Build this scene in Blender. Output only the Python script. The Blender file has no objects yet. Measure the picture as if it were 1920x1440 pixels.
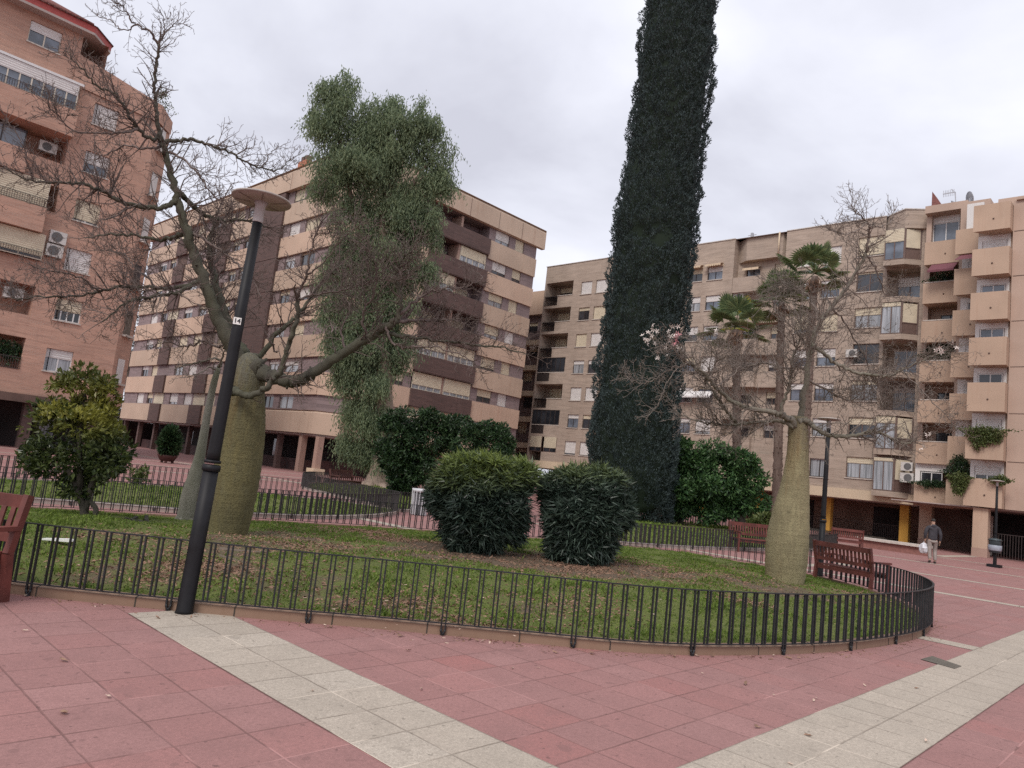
import bpy, bmesh, math, random
import numpy as np
from mathutils import Vector, Matrix
random.seed(7); rng = np.random.default_rng(7)
SC = bpy.context.scene
COL = SC.collection
R = math.radians
# ------------------------------------------------------------------ camera (calibrated from the vanishing points)
F_PX, PITCH, ROLL, HEAD, EYE = 1375.0, .1232, .1137, 5.5141, 1.6
def _axes():
    cp, sp, c, s = math.cos(PITCH), math.sin(PITCH), math.cos(ROLL), math.sin(ROLL)
    right, up, fwd = np.array([1., 0, 0]), np.array([0, -sp, cp]), np.array([0, cp, sp])
    rr, uu = c*right + s*up, -s*right + c*up
    d1 = np.array([math.cos(HEAD), math.sin(HEAD), 0]); d2 = np.array([-math.sin(HEAD), math.cos(HEAD), 0])
    T = np.array([d2, -d1, [0, 0, 1]])
    return T@rr, T@uu, T@fwd
RR, UU, FF = _axes()
EYEV = np.array([0, 0, EYE])
def ray(u, v): return (u-960)/F_PX*RR - (v-720)/F_PX*UU + FF
def at(u, v, depth): return ray(u, v)*depth + EYEV
def gnd(u, v, z=0.): d = ray(u, v); return d*((z-EYE)/d[2]) + EYEV
def onX(u, v, k): d = ray(u, v); return d*(k/d[0]) + EYEV
def onY(u, v, k): d = ray(u, v); return d*(k/d[1]) + EYEV
def depth_of(p): return float((np.array(p)-EYEV)@FF)
cam = bpy.data.cameras.new('camera'); co = bpy.data.objects.new('camera', cam); COL.objects.link(co)
M = Matrix.Identity(4)
for i in range(3):
    M[i][0], M[i][1], M[i][2], M[i][3] = RR[i], UU[i], -FF[i], EYEV[i]
co.matrix_world = M
cam.sensor_width = 36; cam.sensor_fit = 'HORIZONTAL'; cam.lens = F_PX/1920*36; cam.clip_end = 2000; cam.clip_start = .05
SC.camera = co
# ------------------------------------------------------------------ materials
MATS = {}
def nodes(name):
    m = bpy.data.materials.new(name); m.use_nodes = True
    nt = m.node_tree; b = nt.nodes['Principled BSDF']; MATS[name] = m
    return m, nt, b
def N(nt, t, **kw):
    n = nt.nodes.new(t)
    for k, v in kw.items():
        if k[0] == 'i' and k[1:].isdigit(): n.inputs[int(k[1:])].default_value = v
        elif k in n.inputs.keys(): n.inputs[k].default_value = v
        else: setattr(n, k, v)
    return n
def mixc(nt, fac, a, b, mode='MIX'):
    n = nt.nodes.new('ShaderNodeMix'); n.data_type = 'RGBA'; n.blend_type = mode
    for s, v in ((n.inputs[0], fac), (n.inputs[6], a), (n.inputs[7], b)):
        if hasattr(v, 'links') or hasattr(v, 'is_linked'): nt.links.new(v, s)
        elif isinstance(v, (int, float)): s.default_value = v
        else: s.default_value = (*v, 1) if len(v) == 3 else v
    return n.outputs[2]
def ramp(nt, src, stops):
    n = nt.nodes.new('ShaderNodeValToRGB'); nt.links.new(src, n.inputs[0])
    while len(n.color_ramp.elements) < len(stops): n.color_ramp.elements.new(.5)
    for e, (p, c) in zip(n.color_ramp.elements, stops):
        e.position = p; e.color = (c, c, c, 1) if isinstance(c, (int, float)) else (*c, 1)
    return n.outputs[0]
def math_(nt, op, a, b=0.):
    n = nt.nodes.new('ShaderNodeMath'); n.operation = op
    for s, v in zip(n.inputs, (a, b)):
        if isinstance(v, (int, float)): s.default_value = v
        else: nt.links.new(v, s)
    return n.outputs[0]
def objco(nt): return nt.nodes.new('ShaderNodeTexCoord').outputs['Object']
def worldpos(nt): return nt.nodes.new('ShaderNodeNewGeometry').outputs['Position']
def noise(nt, vec, scale, detail=4, rough=.55):
    n = N(nt, 'ShaderNodeTexNoise', Scale=scale, Detail=detail, Roughness=rough); nt.links.new(vec, n.inputs['Vector']); return n.outputs['Fac']
def bump(nt, b, h, strength, dist=.01):
    n = N(nt, 'ShaderNodeBump', Strength=strength, Distance=dist); nt.links.new(h, n.inputs['Height']); nt.links.new(n.outputs[0], b.inputs['Normal'])
def scalev(nt, vec, s):
    n = nt.nodes.new('ShaderNodeVectorMath'); n.operation = 'MULTIPLY'; nt.links.new(vec, n.inputs[0]); n.inputs[1].default_value = s; return n.outputs[0]

def plain(name, col, rough=.6, metal=0., var=.15, scale=6., spec=.5):
    m, nt, b = nodes(name); v = worldpos(nt)
    f = noise(nt, v, scale)
    c = mixc(nt, ramp(nt, f, [(.3, 0.), (.7, 1.)]), tuple(x*(1-var) for x in col), tuple(min(1, x*(1+var)) for x in col))
    nt.links.new(c, b.inputs['Base Color']); b.inputs['Roughness'].default_value = rough; b.inputs['Metallic'].default_value = metal
    b.inputs['Specular IOR Level'].default_value = spec
    return m
def stained(name, col, streak=.25, rough=.85, warm=(.55, .42, .36), bumpy=.25):
    """rendered / precast wall: blotches plus rain streaks that run down the face"""
    m, nt, b = nodes(name); v = worldpos(nt)
    big = noise(nt, v, .35, 3); fine = noise(nt, v, 14, 5)
    st = noise(nt, scalev(nt, v, (2.2, 2.2, .16)), 1.4, 5, .65)
    c = mixc(nt, ramp(nt, big, [(.35, 0.), (.65, 1.)]), tuple(x*.9 for x in col), tuple(min(1, x*1.07) for x in col))
    c = mixc(nt, ramp(nt, st, [(.52, 0.), (.75, streak)]), c, tuple(x*w*1.25 for x, w in zip(col, warm)))
    c = mixc(nt, ramp(nt, fine, [(.3, 0.), (.7, .12)]), c, tuple(x*.7 for x in col))
    nt.links.new(c, b.inputs['Base Color']); b.inputs['Roughness'].default_value = rough
    bump(nt, b, fine, bumpy, .01)
    return m
def bricky(name, c1, c2, mortar, bw=.26, bh=.085, streak=.2, stretch=1.):
    m, nt, b = nodes(name); v = worldpos(nt)
    sp = nt.nodes.new('ShaderNodeSeparateXYZ'); nt.links.new(v, sp.inputs[0])
    cb = nt.nodes.new('ShaderNodeCombineXYZ')
    nt.links.new(math_(nt, 'ADD', sp.outputs[0], sp.outputs[1]), cb.inputs[0]); nt.links.new(sp.outputs[2], cb.inputs[1])
    br = N(nt, 'ShaderNodeTexBrick', Scale=1., offset=.5); nt.links.new(cb.outputs[0], br.inputs['Vector'])
    br.inputs['Color1'].default_value = (*c1, 1); br.inputs['Color2'].default_value = (*c2, 1); br.inputs['Mortar'].default_value = (*mortar, 1)
    br.inputs['Brick Width'].default_value = bw; br.inputs['Row Height'].default_value = bh; br.inputs['Mortar Size'].default_value = .009
    # courses laid in batches: long low blotches of paler and darker brick
    lay = noise(nt, scalev(nt, cb.outputs[0], (.55, 3.2, 1)), 1.2, 4, .6)
    big = noise(nt, v, .3, 3)
    st = noise(nt, scalev(nt, v, (2.5, 2.5, .2)), 1.3, 4, .6)
    c = mixc(nt, ramp(nt, lay, [(.38, 0.), (.62, .75)]), br.outputs[0], tuple(x*1.22 for x in c2))
    lay2 = noise(nt, scalev(nt, cb.outputs[0], (.4, 5.5, 1)), 1.7, 4, .65); c = mixc(nt, ramp(nt, lay2, [(.5, 0.), (.68, .6)]), c, tuple(x*.72 for x in c1))
    c = mixc(nt, ramp(nt, big, [(.35, .28), (.65, 0.)]), c, tuple(x*.72 for x in c1))
    c = mixc(nt, ramp(nt, st, [(.52, 0.), (.78, streak)]), c, tuple(x*.5 for x in c1))
    nt.links.new(c, b.inputs['Base Color']); b.inputs['Roughness'].default_value = .9
    bump(nt, b, br.outputs[1], -.6, .01)
    return m
def glass(name, tint, rough=.08, curtain=None):
    m, nt, b = nodes(name); v = worldpos(nt)
    if curtain:
        w = noise(nt, scalev(nt, v, (9, 9, .25)), 1.5, 2)
        c = mixc(nt, ramp(nt, w, [(.35, 0.), (.65, 1.)]), tint, curtain)
    else:
        c = mixc(nt, ramp(nt, noise(nt, v, .9, 2), [(.4, 0.), (.6, 1.)]), tint, tuple(x*1.9+.01 for x in tint))
    nt.links.new(c, b.inputs['Base Color']); b.inputs['Roughness'].default_value = rough
    b.inputs['Coat Weight'].default_value = .6; b.inputs['Coat Roughness'].default_value = .04
    return m
def leafm(name, dark, light, tips=None, trans=.25, rough=.5, blotch=1.2):
    m, nt, b = nodes(name)
    g = nt.nodes.new('ShaderNodeNewGeometry'); r = g.outputs['Random Per Island']
    f = noise(nt, g.outputs['Position'], blotch, 2)
    t = math_(nt, 'ADD', math_(nt, 'MULTIPLY', r, .65), math_(nt, 'MULTIPLY', f, .45))
    c = mixc(nt, ramp(nt, t, [(.25, 0.), (.85, 1.)]), dark, light)
    if tips:                                            # young growth keeps to the upper crown of its own
        at_ = nt.nodes.new('ShaderNodeAttribute'); at_.attribute_name = 'young'
        c = mixc(nt, at_.outputs['Fac'], c, tips)
    nt.links.new(c, b.inputs['Base Color']); b.inputs['Roughness'].default_value = rough
    b.inputs['Specular IOR Level'].default_value = .35 if rough < .8 else .08
    tr = nt.nodes.new('ShaderNodeBsdfTranslucent'); nt.links.new(c, tr.inputs[0])
    ms = nt.nodes.new('ShaderNodeMixShader'); ms.inputs[0].default_value = trans
    nt.links.new(b.outputs[0], ms.inputs[1]); nt.links.new(tr.outputs[0], ms.inputs[2])
    nt.links.new(ms.outputs[0], nt.nodes['Material Output'].inputs[0])
    return m
def paving(name, base, tones, joint, sp_amt):
    """concrete tiles .41 x .41 m, laid on the world grid so every sheet shares the joints"""
    m, nt, b = nodes(name); v = worldpos(nt)
    sp = nt.nodes.new('ShaderNodeSeparateXYZ'); nt.links.new(v, sp.inputs[0])
    X = math_(nt, 'DIVIDE', math_(nt, 'SUBTRACT', sp.outputs[0], 2.67), .41); Y = math_(nt, 'DIVIDE', math_(nt, 'SUBTRACT', sp.outputs[1], 1.48), .41)
    fx = math_(nt, 'FLOOR', X); fy = math_(nt, 'FLOOR', Y)
    cb = nt.nodes.new('ShaderNodeCombineXYZ'); nt.links.new(fx, cb.inputs[0]); nt.links.new(fy, cb.inputs[1])
    wn = nt.nodes.new('ShaderNodeTexWhiteNoise'); wn.noise_dimensions = '3D'; nt.links.new(cb.outputs[0], wn.inputs['Vector'])
    c = mixc(nt, ramp(nt, wn.outputs['Value'], [(0., 0.), (.75, .35), (.92, .6), (.96, 1.)]), base, tones)
    sepc = nt.nodes.new('ShaderNodeSeparateColor'); nt.links.new(wn.outputs['Color'], sepc.inputs[0])
    c = mixc(nt, ramp(nt, sepc.outputs[1], [(0., .22), (.5, 0.)]), c, tuple(x*.62 for x in base)); c = mixc(nt, ramp(nt, sepc.outputs[2], [(.6, 0.), (1., .28)]), c, tuple(min(1, x*1.25+.02) for x in base))
    gum = noise(nt, v, 6.5, 1, .3); c = mixc(nt, ramp(nt, gum, [(.715, 0.), (.735, .5)]), c, tuple(x*.45 for x in base))
    stn = noise(nt, v, 1.1, 5, .7); c = mixc(nt, ramp(nt, stn, [(.55, 0.), (.72, .45)]), c, tuple(x*.6 for x in base))
    big = noise(nt, v, .5, 4, .6); c = mixc(nt, ramp(nt, big, [(.35, 0.), (.7, .35)]), c, tuple(x*.72 + .03 for x in base))
    med = noise(nt, v, 3.2, 4, .65); c = mixc(nt, ramp(nt, med, [(.45, 0.), (.75, .55)]), c, tuple(x*.68 for x in base))
    mid = noise(nt, v, 34, 4, .7); c = mixc(nt, ramp(nt, mid, [(.35, .55), (.55, 0.)]), c, tuple(x*.66 for x in base)); c = mixc(nt, ramp(nt, mid, [(.55, 0.), (.75, .3)]), c, tuple(min(1, x*1.3) for x in base))
    grit = noise(nt, v, 120, 3, .7); c = mixc(nt, ramp(nt, grit, [(.42, sp_amt), (.6, 0.)]), c, tuple(x*.5 for x in base))
    spots = noise(nt, v, 19, 2, .4); c = mixc(nt, ramp(nt, spots, [(.68, 0.), (.72, .6)]), c, tuple(x*.35 for x in base))
    wob = math_(nt, 'MULTIPLY', math_(nt, 'SUBTRACT', noise(nt, v, 5, 2), .5), .03)
    def edge(t): return math_(nt, 'ABSOLUTE', math_(nt, 'SUBTRACT', math_(nt, 'FRACT', math_(nt, 'ADD', t, wob)), .5))
    ex, ey = edge(X), edge(Y)
    e = math_(nt, 'MAXIMUM', ex, ey)
    lines = ramp(nt, e, [(.478, 0.), (.491, 1.)])
    dirt = ramp(nt, noise(nt, v, 2.1, 3), [(.3, .35), (.62, 1.)])
    # joints: along y mostly pale mortar, along x mostly dark dirt, broken by noise
    pale = mixc(nt, ramp(nt, noise(nt, v, 1.3, 2), [(.55, 0.), (.62, 1.)]), joint, tuple(x*1.25 for x in base))
    c = mixc(nt, math_(nt, 'MULTIPLY', math_(nt, 'MULTIPLY', lines, dirt), .8), c, pale)
    nt.links.new(c, b.inputs['Base Color']); b.inputs['Roughness'].default_value = .78
    b.inputs['Specular IOR Level'].default_value = .35
    h = math_(nt, 'ADD', math_(nt, 'MULTIPLY', lines, -1.), math_(nt, 'MULTIPLY', grit, .25))
    bump(nt, b, h, .5, .006)
    return m
def bark(name, c1, c2, moss, scale=3., rings=0.):
    m, nt, b = nodes(name); v = worldpos(nt)
    f = noise(nt, scalev(nt, v, (4, 4, .7)), scale, 5, .65); g = noise(nt, v, 30, 3, .7); bg = noise(nt, v, .9, 2)
    c = mixc(nt, ramp(nt, f, [(.35, 0.), (.65, 1.)]), c1, c2)
    c = mixc(nt, ramp(nt, bg, [(.4, 0.), (.65, .7)]), c, moss)
    c = mixc(nt, ramp(nt, g, [(.3, .5), (.48, 0.)]), c, tuple(x*.45 for x in c1))
    nt.links.new(c, b.inputs['Base Color']); b.inputs['Roughness'].default_value = .9
    bump(nt, b, math_(nt, 'ADD', f, math_(nt, 'MULTIPLY', g, .6)), .6, .02)
    return m

paving('red_tiles', (.372, .200, .186), (.40, .168, .152), (.15, .078, .07), .4)
paving('pale_tiles', (.515, .445, .365), (.55, .485, .405), (.18, .145, .115), .55)
plain('plate', (.14, .125, .10), .6, .3)
stained('kerb', (.255, .165, .115), .4, .9)
stained('kerb_pale', (.42, .36, .32), .3, .9)
stained('beige', (.56, .41, .31), .3)
stained('beige_dirty', (.50, .38, .29), .45)
stained('peach', (.475, .345, .255), .3)
stained('peach_wall', (.465, .345, .275), .18)
stained('cream', (.62, .50, .36), .2)
stained('yellow_paint', (.58, .32, .06), .25)
stained('pink_column', (.38, .255, .205), .3)
stained('soffit', (.42, .35, .32), .1)
stained('white_paint', (.72, .70, .68), .1)
bricky('grey_brick', (.345, .268, .212), (.40, .322, .262), (.37, .31, .262))
bricky('orange_brick', (.42, .24, .178), (.48, .29, .215), (.46, .365, .305))
bricky('brown_brick', (.10, .062, .056), (.125, .077, .068), (.09, .066, .06), .22, .07, .3)
bricky('mauve_brick', (.215, .165, .165), (.26, .20, .20), (.17, .13, .13), .12, .3, .1)
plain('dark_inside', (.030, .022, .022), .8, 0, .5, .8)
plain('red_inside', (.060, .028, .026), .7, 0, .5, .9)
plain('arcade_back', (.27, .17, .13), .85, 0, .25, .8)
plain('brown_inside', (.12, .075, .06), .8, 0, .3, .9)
glass('dark_glass', (.018, .02, .025))
glass('sky_glass', (.08, .095, .12), .05)
glass('curtain_glass', (.16, .17, .18), .12, (.42, .44, .47))
plain('shutter_white', (.66, .64, .62), .6, 0, .06, 2)
plain('shutter_cream', (.60, .53, .40), .65, 0, .08, 2)
plain('frame_white', (.68, .67, .66), .5, 0, .05)
plain('frame_cream', (.62, .56, .46), .5, 0, .05)
plain('frame_dark', (.045, .035, .033), .5, 0, .2)
plain('frame_brown', (.14, .09, .075), .6, 0, .15)
plain('railing', (.055, .04, .038), .6, .2, .3)
plain('fence_paint', (.022, .023, .026), .5, .3, .35, 9)
plain('fence_dull', (.045, .04, .04), .6, .2, .35, 9)
plain('lamp_black', (.009, .009, .011), .55, .0, .3, 8, .3)
stained('lamp_disc', (.36, .32, .285), .5, .7)
plain('lamp_neck', (.38, .355, .345), .6, 0, .15)
plain('bench_red', (.125, .034, .026), .6, 0, .35, 5)
plain('bench_brown', (.085, .03, .024), .7, 0, .3, 5)
plain('bin_white', (.56, .56, .58), .6, 0, .12, 4)
plain('bin_gap', (.10, .10, .11), .8)
plain('bin_green', (.035, .05, .055), .4, 0, .2)
plain('bin_band', (.30, .33, .38), .4, 0, .1)
plain('pot', (.075, .03, .025), .7, 0, .3)
plain('ac_case', (.56, .54, .51), .5, 0, .1, 3)
plain('ac_fan', (.12, .12, .12), .6)
plain('roof_tile', (.19, .075, .065), .85, 0, .35, 7)
plain('roof_red', (.36, .06, .05), .6, 0, .15)
plain('chimney_red', (.38, .15, .09), .85, 0, .2, 3)
plain('metal_grey', (.38, .38, .40), .4, .6)
plain('awning_maroon', (.16, .055, .07), .8, 0, .15)
plain('awning_cream', (.60, .47, .33), .8, 0, .25, 9)
plain('awning_white', (.68, .66, .65), .8)
plain('paper', (.78, .78, .74), .7, 0, .05)
plain('dry_leaf', (.25, .15, .10), .8, 0, .4, 20)
plain('pale_leaf', (.52, .40, .32), .8, 0, .25, 20)
plain('clay', (.34, .17, .10), .9, 0, .3, 8)
plain('petal_white', (.75, .66, .60), .6, 0, .1)
plain('petal_pink', (.66, .30, .32), .6, 0, .2)
plain('skin', (.42, .26, .19), .6)
plain('jacket', (.040, .038, .046), .8, 0, .3, 9)
plain('trousers', (.27, .23, .21), .85, 0, .15, 9)
plain('shoes', (.03, .025, .025), .6)
plain('hair', (.02, .015, .012), .7)
plain('bag', (.62, .62, .66), .45, 0, .12, 12)
plain('ink', (.015, .015, .018), .6)
plain('stone_light', (.52, .47, .42), .85, 0, .15)
plain('stone_red', (.26, .12, .10), .85, 0, .2)
leafm('cypress_leaf', (.044, .062, .062), (.080, .106, .104), None, .12, .9, 1.6)  # lifted towards blue-grey: haze over the tree is put into the colour
leafm('shaded_inner_leaf', (.010, .016, .012), (.022, .032, .022), None, .0, .8, .8)  # near-black leaf tone: shade inside the crowns painted as colour
leafm('pepper_leaf', (.145, .20, .125), (.31, .375, .215), None, .5, .6, .45)
leafm('ficus_leaf', (.012, .030, .014), (.055, .10, .04), None, .15, .35, .9)
leafm('hedge_leaf', (.020, .055, .022), (.10, .19, .065), None, .2, .4, .9)
leafm('oleander_leaf', (.012, .024, .018), (.082, .115, .088), (.22, .28, .07), .15, .33, 1.3)
leafm('citrus_leaf', (.018, .032, .012), (.10, .13, .04), (.30, .29, .055), .25, .35, 1.6)
leafm('palm_leaf', (.10, .155, .075), (.26, .33, .15), (.55, .52, .10), .25, .45, .8)
leafm('vine_leaf', (.05, .075, .02), (.15, .18, .06), None, .25, .5, 2.)
leafm('grass_blade', (.072, .12, .02), (.21, .29, .052), None, .35, .6, 1.5)
leafm('far_leaf', (.05, .05, .045), (.13, .13, .11), None, .2, .7, .6)
def bottle(name, low1, low2, high, z0, z1):
    """bottle trunk: yellow-green and netted below, grey above"""
    m, nt, b = nodes(name); v = worldpos(nt); sp = nt.nodes.new('ShaderNodeSeparateXYZ'); nt.links.new(v, sp.inputs[0])
    f = noise(nt, scalev(nt, v, (6, 6, 1.2)), 2.2, 5, .65); g = noise(nt, v, 38, 3, .7); ring = noise(nt, scalev(nt, v, (.8, .8, 26)), 1., 3, .6); big = noise(nt, v, 1.6, 3)
    c = mixc(nt, ramp(nt, f, [(.35, 0.), (.65, 1.)]), low1, low2)
    c = mixc(nt, ramp(nt, big, [(.42, 0.), (.66, .6)]), c, tuple(x*.62 for x in low2))
    st = noise(nt, scalev(nt, v, (3.2, 3.2, .55)), 1., 4, .6); c = mixc(nt, ramp(nt, st, [(.52, 0.), (.68, .5)]), c, (low1[0]*.75, low1[1]*.52, low1[2]*.4)); sc2 = noise(nt, v, 7, 2, .5); c = mixc(nt, ramp(nt, sc2, [(.68, 0.), (.74, .6)]), c, tuple(x*.4 for x in low1))
    h = math_(nt, 'ADD', sp.outputs[2], math_(nt, 'MULTIPLY', math_(nt, 'SUBTRACT', f, .5), 1.2))
    t = nt.nodes.new('ShaderNodeMapRange'); nt.links.new(h, t.inputs[0]); t.inputs[1].default_value = z0; t.inputs[2].default_value = z1
    c = mixc(nt, t.outputs[0], c, high)
    c = mixc(nt, ramp(nt, ring, [(.58, 0.), (.74, .2)]), c, tuple(x*.6 for x in low1))
    c = mixc(nt, ramp(nt, g, [(.38, .55), (.5, 0.)]), c, tuple(x*.4 for x in low1))
    c = mixc(nt, ramp(nt, noise(nt, scalev(nt, v, (22, 22, 3)), 1., 4, .6), [(.5, 0.), (.62, .22)]), c, tuple(min(1, x*1.4) for x in low1))
    nt.links.new(c, b.inputs['Base Color']); b.inputs['Roughness'].default_value = .9
    bump(nt, b, math_(nt, 'ADD', math_(nt, 'MULTIPLY', f, .6), math_(nt, 'ADD', g, math_(nt, 'MULTIPLY', ring, .5))), .8, .02)
bottle('trunk_bark', (.17, .145, .062), (.14, .125, .062), (.125, .122, .095), 2.1, 2.9)
bottle('pale_trunk', (.315, .275, .155), (.265, .225, .13), (.19, .175, .14), 2.6, 4.2)
bark('grey_trunk', (.25, .24, .20), (.17, .16, .13), (.12, .13, .085), 2.2)
bark('limb_bark', (.095, .088, .062), (.06, .054, .044), (.075, .08, .048), 2.5)
bark('limb_pale', (.235, .21, .165), (.16, .14, .115), (.17, .165, .12), 2.5)
bark('twig_bark', (.16, .12, .105), (.12, .09, .08), (.14, .11, .095), 4)
bark('twig_grey', (.26, .215, .185), (.18, .15, .13), (.21, .18, .15), 4)
bark('root_bark', (.16, .125, .095), (.12, .09, .07), (.10, .08, .05), 2)
bark('pale_bark', (.37, .28, .23), (.25, .19, .155), (.30, .24, .18), 2)
bark('dark_bark', (.045, .038, .032), (.07, .055, .045), (.05, .05, .035), 3)
bark('palm_bark', (.11, .075, .06), (.24, .18, .15), (.15, .11, .09), 1.4)
# lawn: grass floor, bare where the 'bare' attribute of the ground says so
def lawnmat():
    m, nt, b = nodes('lawn'); v = worldpos(nt)
    a = nt.nodes.new('ShaderNodeAttribute'); a.attribute_name = 'bare'
    f = noise(nt, v, 2.2, 5, .7); g = noise(nt, v, 26, 4, .7); h = noise(nt, v, 70, 3, .7)
    green = mixc(nt, ramp(nt, g, [(.3, 0.), (.7, 1.)]), (.075, .10, .02), (.20, .23, .05))
    soil = mixc(nt, ramp(nt, h, [(.3, 0.), (.7, 1.)]), (.085, .058, .038), (.235, .17, .11))
    t = math_(nt, 'ADD', a.outputs['Fac'], math_(nt, 'MULTIPLY', math_(nt, 'SUBTRACT', f, .5), 1.1))
    c = mixc(nt, ramp(nt, t, [(.36, 0.), (.62, 1.)]), green, soil)
    nt.links.new(c, b.inputs['Base Color']); b.inputs['Roughness'].default_value = .95
    bump(nt, b, math_(nt, 'ADD', g, h), 1., .03)
lawnmat()
# ------------------------------------------------------------------ mesh helpers
class MB:
    """collects quads and tris of one part"""
    def __init__(s): s.v = []; s.f = []; s.smooth = []
    def add(s, vs, fs, smooth=False):
        o = len(s.v); s.v.extend([tuple(map(float, p)) for p in vs]); s.f.extend([tuple(i+o for i in f) for f in fs]); s.smooth.extend([smooth]*len(fs)); return s
    def box(s, x0, x1, y0, y1, z0, z1):
        x0, x1 = min(x0, x1), max(x0, x1); y0, y1 = min(y0, y1), max(y0, y1)
        v = [(x, y, z) for z in (z0, z1) for y in (y0, y1) for x in (x0, x1)]
        return s.add(v, [(0, 2, 3, 1), (4, 5, 7, 6), (0, 1, 5, 4), (2, 6, 7, 3), (0, 4, 6, 2), (1, 3, 7, 5)])
    def quad(s, *p): return s.add(p, [tuple(range(len(p)))])
    def obox(s, c, ax, ay, az):
        c, ax, ay, az = map(np.array, (c, ax, ay, az))
        v = [c+i*ax+j*ay+k*az for k in (-1, 1) for j in (-1, 1) for i in (-1, 1)]
        return s.add(v, [(0, 2, 3, 1), (4, 5, 7, 6), (0, 1, 5, 4), (2, 6, 7, 3), (0, 4, 6, 2), (1, 3, 7, 5)])
    def bar(s, a, b, w, h=None, up=(0, 0, 1)):
        a, b, up = np.array(a, float), np.array(b, float), np.array(up, float); d = b-a; L = np.linalg.norm(d); d = d/L
        sd = np.cross(d, up); n = np.linalg.norm(sd)
        sd = np.cross(d, (1., 0, 0)) if n < 1e-4 else sd; sd = sd/np.linalg.norm(sd); u = np.cross(sd, d)
        return s.obox((a+b)/2, d*L/2, sd*w/2, u*(h or w)/2)
    def prism(s, poly, z0, z1):
        n = len(poly); v = [(x, y, z0) for x, y in poly]+[(x, y, z1) for x, y in poly]
        return s.add(v, [tuple(range(n-1, -1, -1)), tuple(range(n, 2*n))]+[(i, (i+1) % n, n+(i+1) % n, n+i) for i in range(n)])
    def thin(s, pts, rad, n=3):
        pts = np.asarray(pts, float); k = len(pts); t = np.empty_like(pts); t[1:-1] = pts[2:]-pts[:-2]; t[0] = pts[1]-pts[0]; t[-1] = pts[-1]-pts[-2]
        u = np.cross(t, (.31, .52, .795)); u /= np.linalg.norm(u, axis=1)[:, None]+1e-9; w = np.cross(t, u); w /= np.linalg.norm(w, axis=1)[:, None]+1e-9
        a = np.arange(n)*2*math.pi/n; v = (pts[:, None]+np.asarray(rad)[:, None, None]*(np.cos(a)[None, :, None]*u[:, None]+np.sin(a)[None, :, None]*w[:, None])).reshape(-1, 3)
        o = len(s.v); s.v.extend(v.tolist()); i = np.arange(k-1)[:, None]*n; j = np.arange(n)[None]; j2 = (j+1) % n
        s.f.extend((np.stack([i+j, i+j2, i+n+j2, i+n+j], -1).reshape(-1, 4)+o).tolist()); s.smooth.extend([True]*((k-1)*n)); return s
    def tube(s, pts, rad, n=8, cap=True, jit=0.):
        pts = np.array(pts, float); k = len(pts); rad = np.broadcast_to(np.array(rad, float), (k,))
        t = np.gradient(pts, axis=0); t /= np.linalg.norm(t, axis=1)[:, None]+1e-9
        ref = np.array([0., 0, 1]) if abs(t[0][2]) < .9 else np.array([1., 0, 0])
        u = np.cross(t[0], ref); u /= np.linalg.norm(u); vs = []
        for i in range(k):
            u = u - t[i]*(u@t[i]); u /= np.linalg.norm(u)+1e-9; w = np.cross(t[i], u)
            for j in range(n):
                a = 2*math.pi*j/n; r = rad[i]*(1+jit*(rng.random()-.5))
                vs.append(pts[i]+r*(math.cos(a)*u+math.sin(a)*w))
        fs = [(i*n+j, i*n+(j+1) % n, (i+1)*n+(j+1) % n, (i+1)*n+j) for i in range(k-1) for j in range(n)]
        if cap: fs += [tuple(range(n-1, -1, -1)), tuple(range((k-1)*n, k*n))]
        return s.add(vs, fs, True)
    def lathe(s, prof, c=(0, 0, 0), n=20, axis=None):
        vs, fs = [], []; k = len(prof)
        for r, z in prof:
            for j in range(n):
                a = 2*math.pi*j/n; vs.append((c[0]+r*math.cos(a), c[1]+r*math.sin(a), c[2]+z))
        for i in range(k-1):
            for j in range(n): fs.append((i*n+j, i*n+(j+1) % n, (i+1)*n+(j+1) % n, (i+1)*n+j))
        fs += [tuple(range(n-1, -1, -1)), tuple(range((k-1)*n, k*n))]
        return s.add(vs, fs, True)
def loc_of(o):
    p = np.zeros(3)
    while o is not None: p += np.array(o.location); o = o.parent
    return p
def tag(o, label=None, cat=None, group=None, kind=None):
    for k, v in (('label', label), ('category', cat), ('group', group), ('kind', kind)):
        if v: o[k] = v
    return o
def link(name, me, parent=None):
    o = bpy.data.objects.new(name, me); COL.objects.link(o)
    if parent is not None: o.parent = parent
    return o
def obj(name, mb, mat, parent=None, local=False, auto=True):
    v = np.array(mb.v, float)
    if parent is not None and not local: v = v - loc_of(parent)
    me = bpy.data.meshes.new(name); me.from_pydata(v.tolist(), [], mb.f)
    me.polygons.foreach_set('use_smooth', mb.smooth); me.materials.append(MATS[mat]); me.update()
    return link(name, me, parent)
def npmesh(name, verts, faces, mat, parent=None, smooth=False, attr=None):
    """big leaf / blade meshes from arrays, faces (n, 3 or 4)"""
    v = np.asarray(verts, np.float32)
    if parent is not None: v = v - loc_of(parent).astype(np.float32)
    f = np.asarray(faces, np.int32); n, k = f.shape
    me = bpy.data.meshes.new(name); me.vertices.add(len(v)); me.vertices.foreach_set('co', v.ravel())
    me.loops.add(n*k); me.loops.foreach_set('vertex_index', f.ravel())
    me.polygons.add(n); me.polygons.foreach_set('loop_start', np.arange(0, n*k, k, dtype=np.int32)); me.polygons.foreach_set('loop_total', np.full(n, k, np.int32))
    me.polygons.foreach_set('use_smooth', np.full(n, smooth))
    if attr:
        for an, av in attr.items():
            a = me.attributes.new(an, 'FLOAT', 'POINT'); a.data.foreach_set('value', np.asarray(av, np.float32))
    me.materials.append(MATS[mat]); me.update(calc_edges=True)
    return link(name, me, parent)
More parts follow.
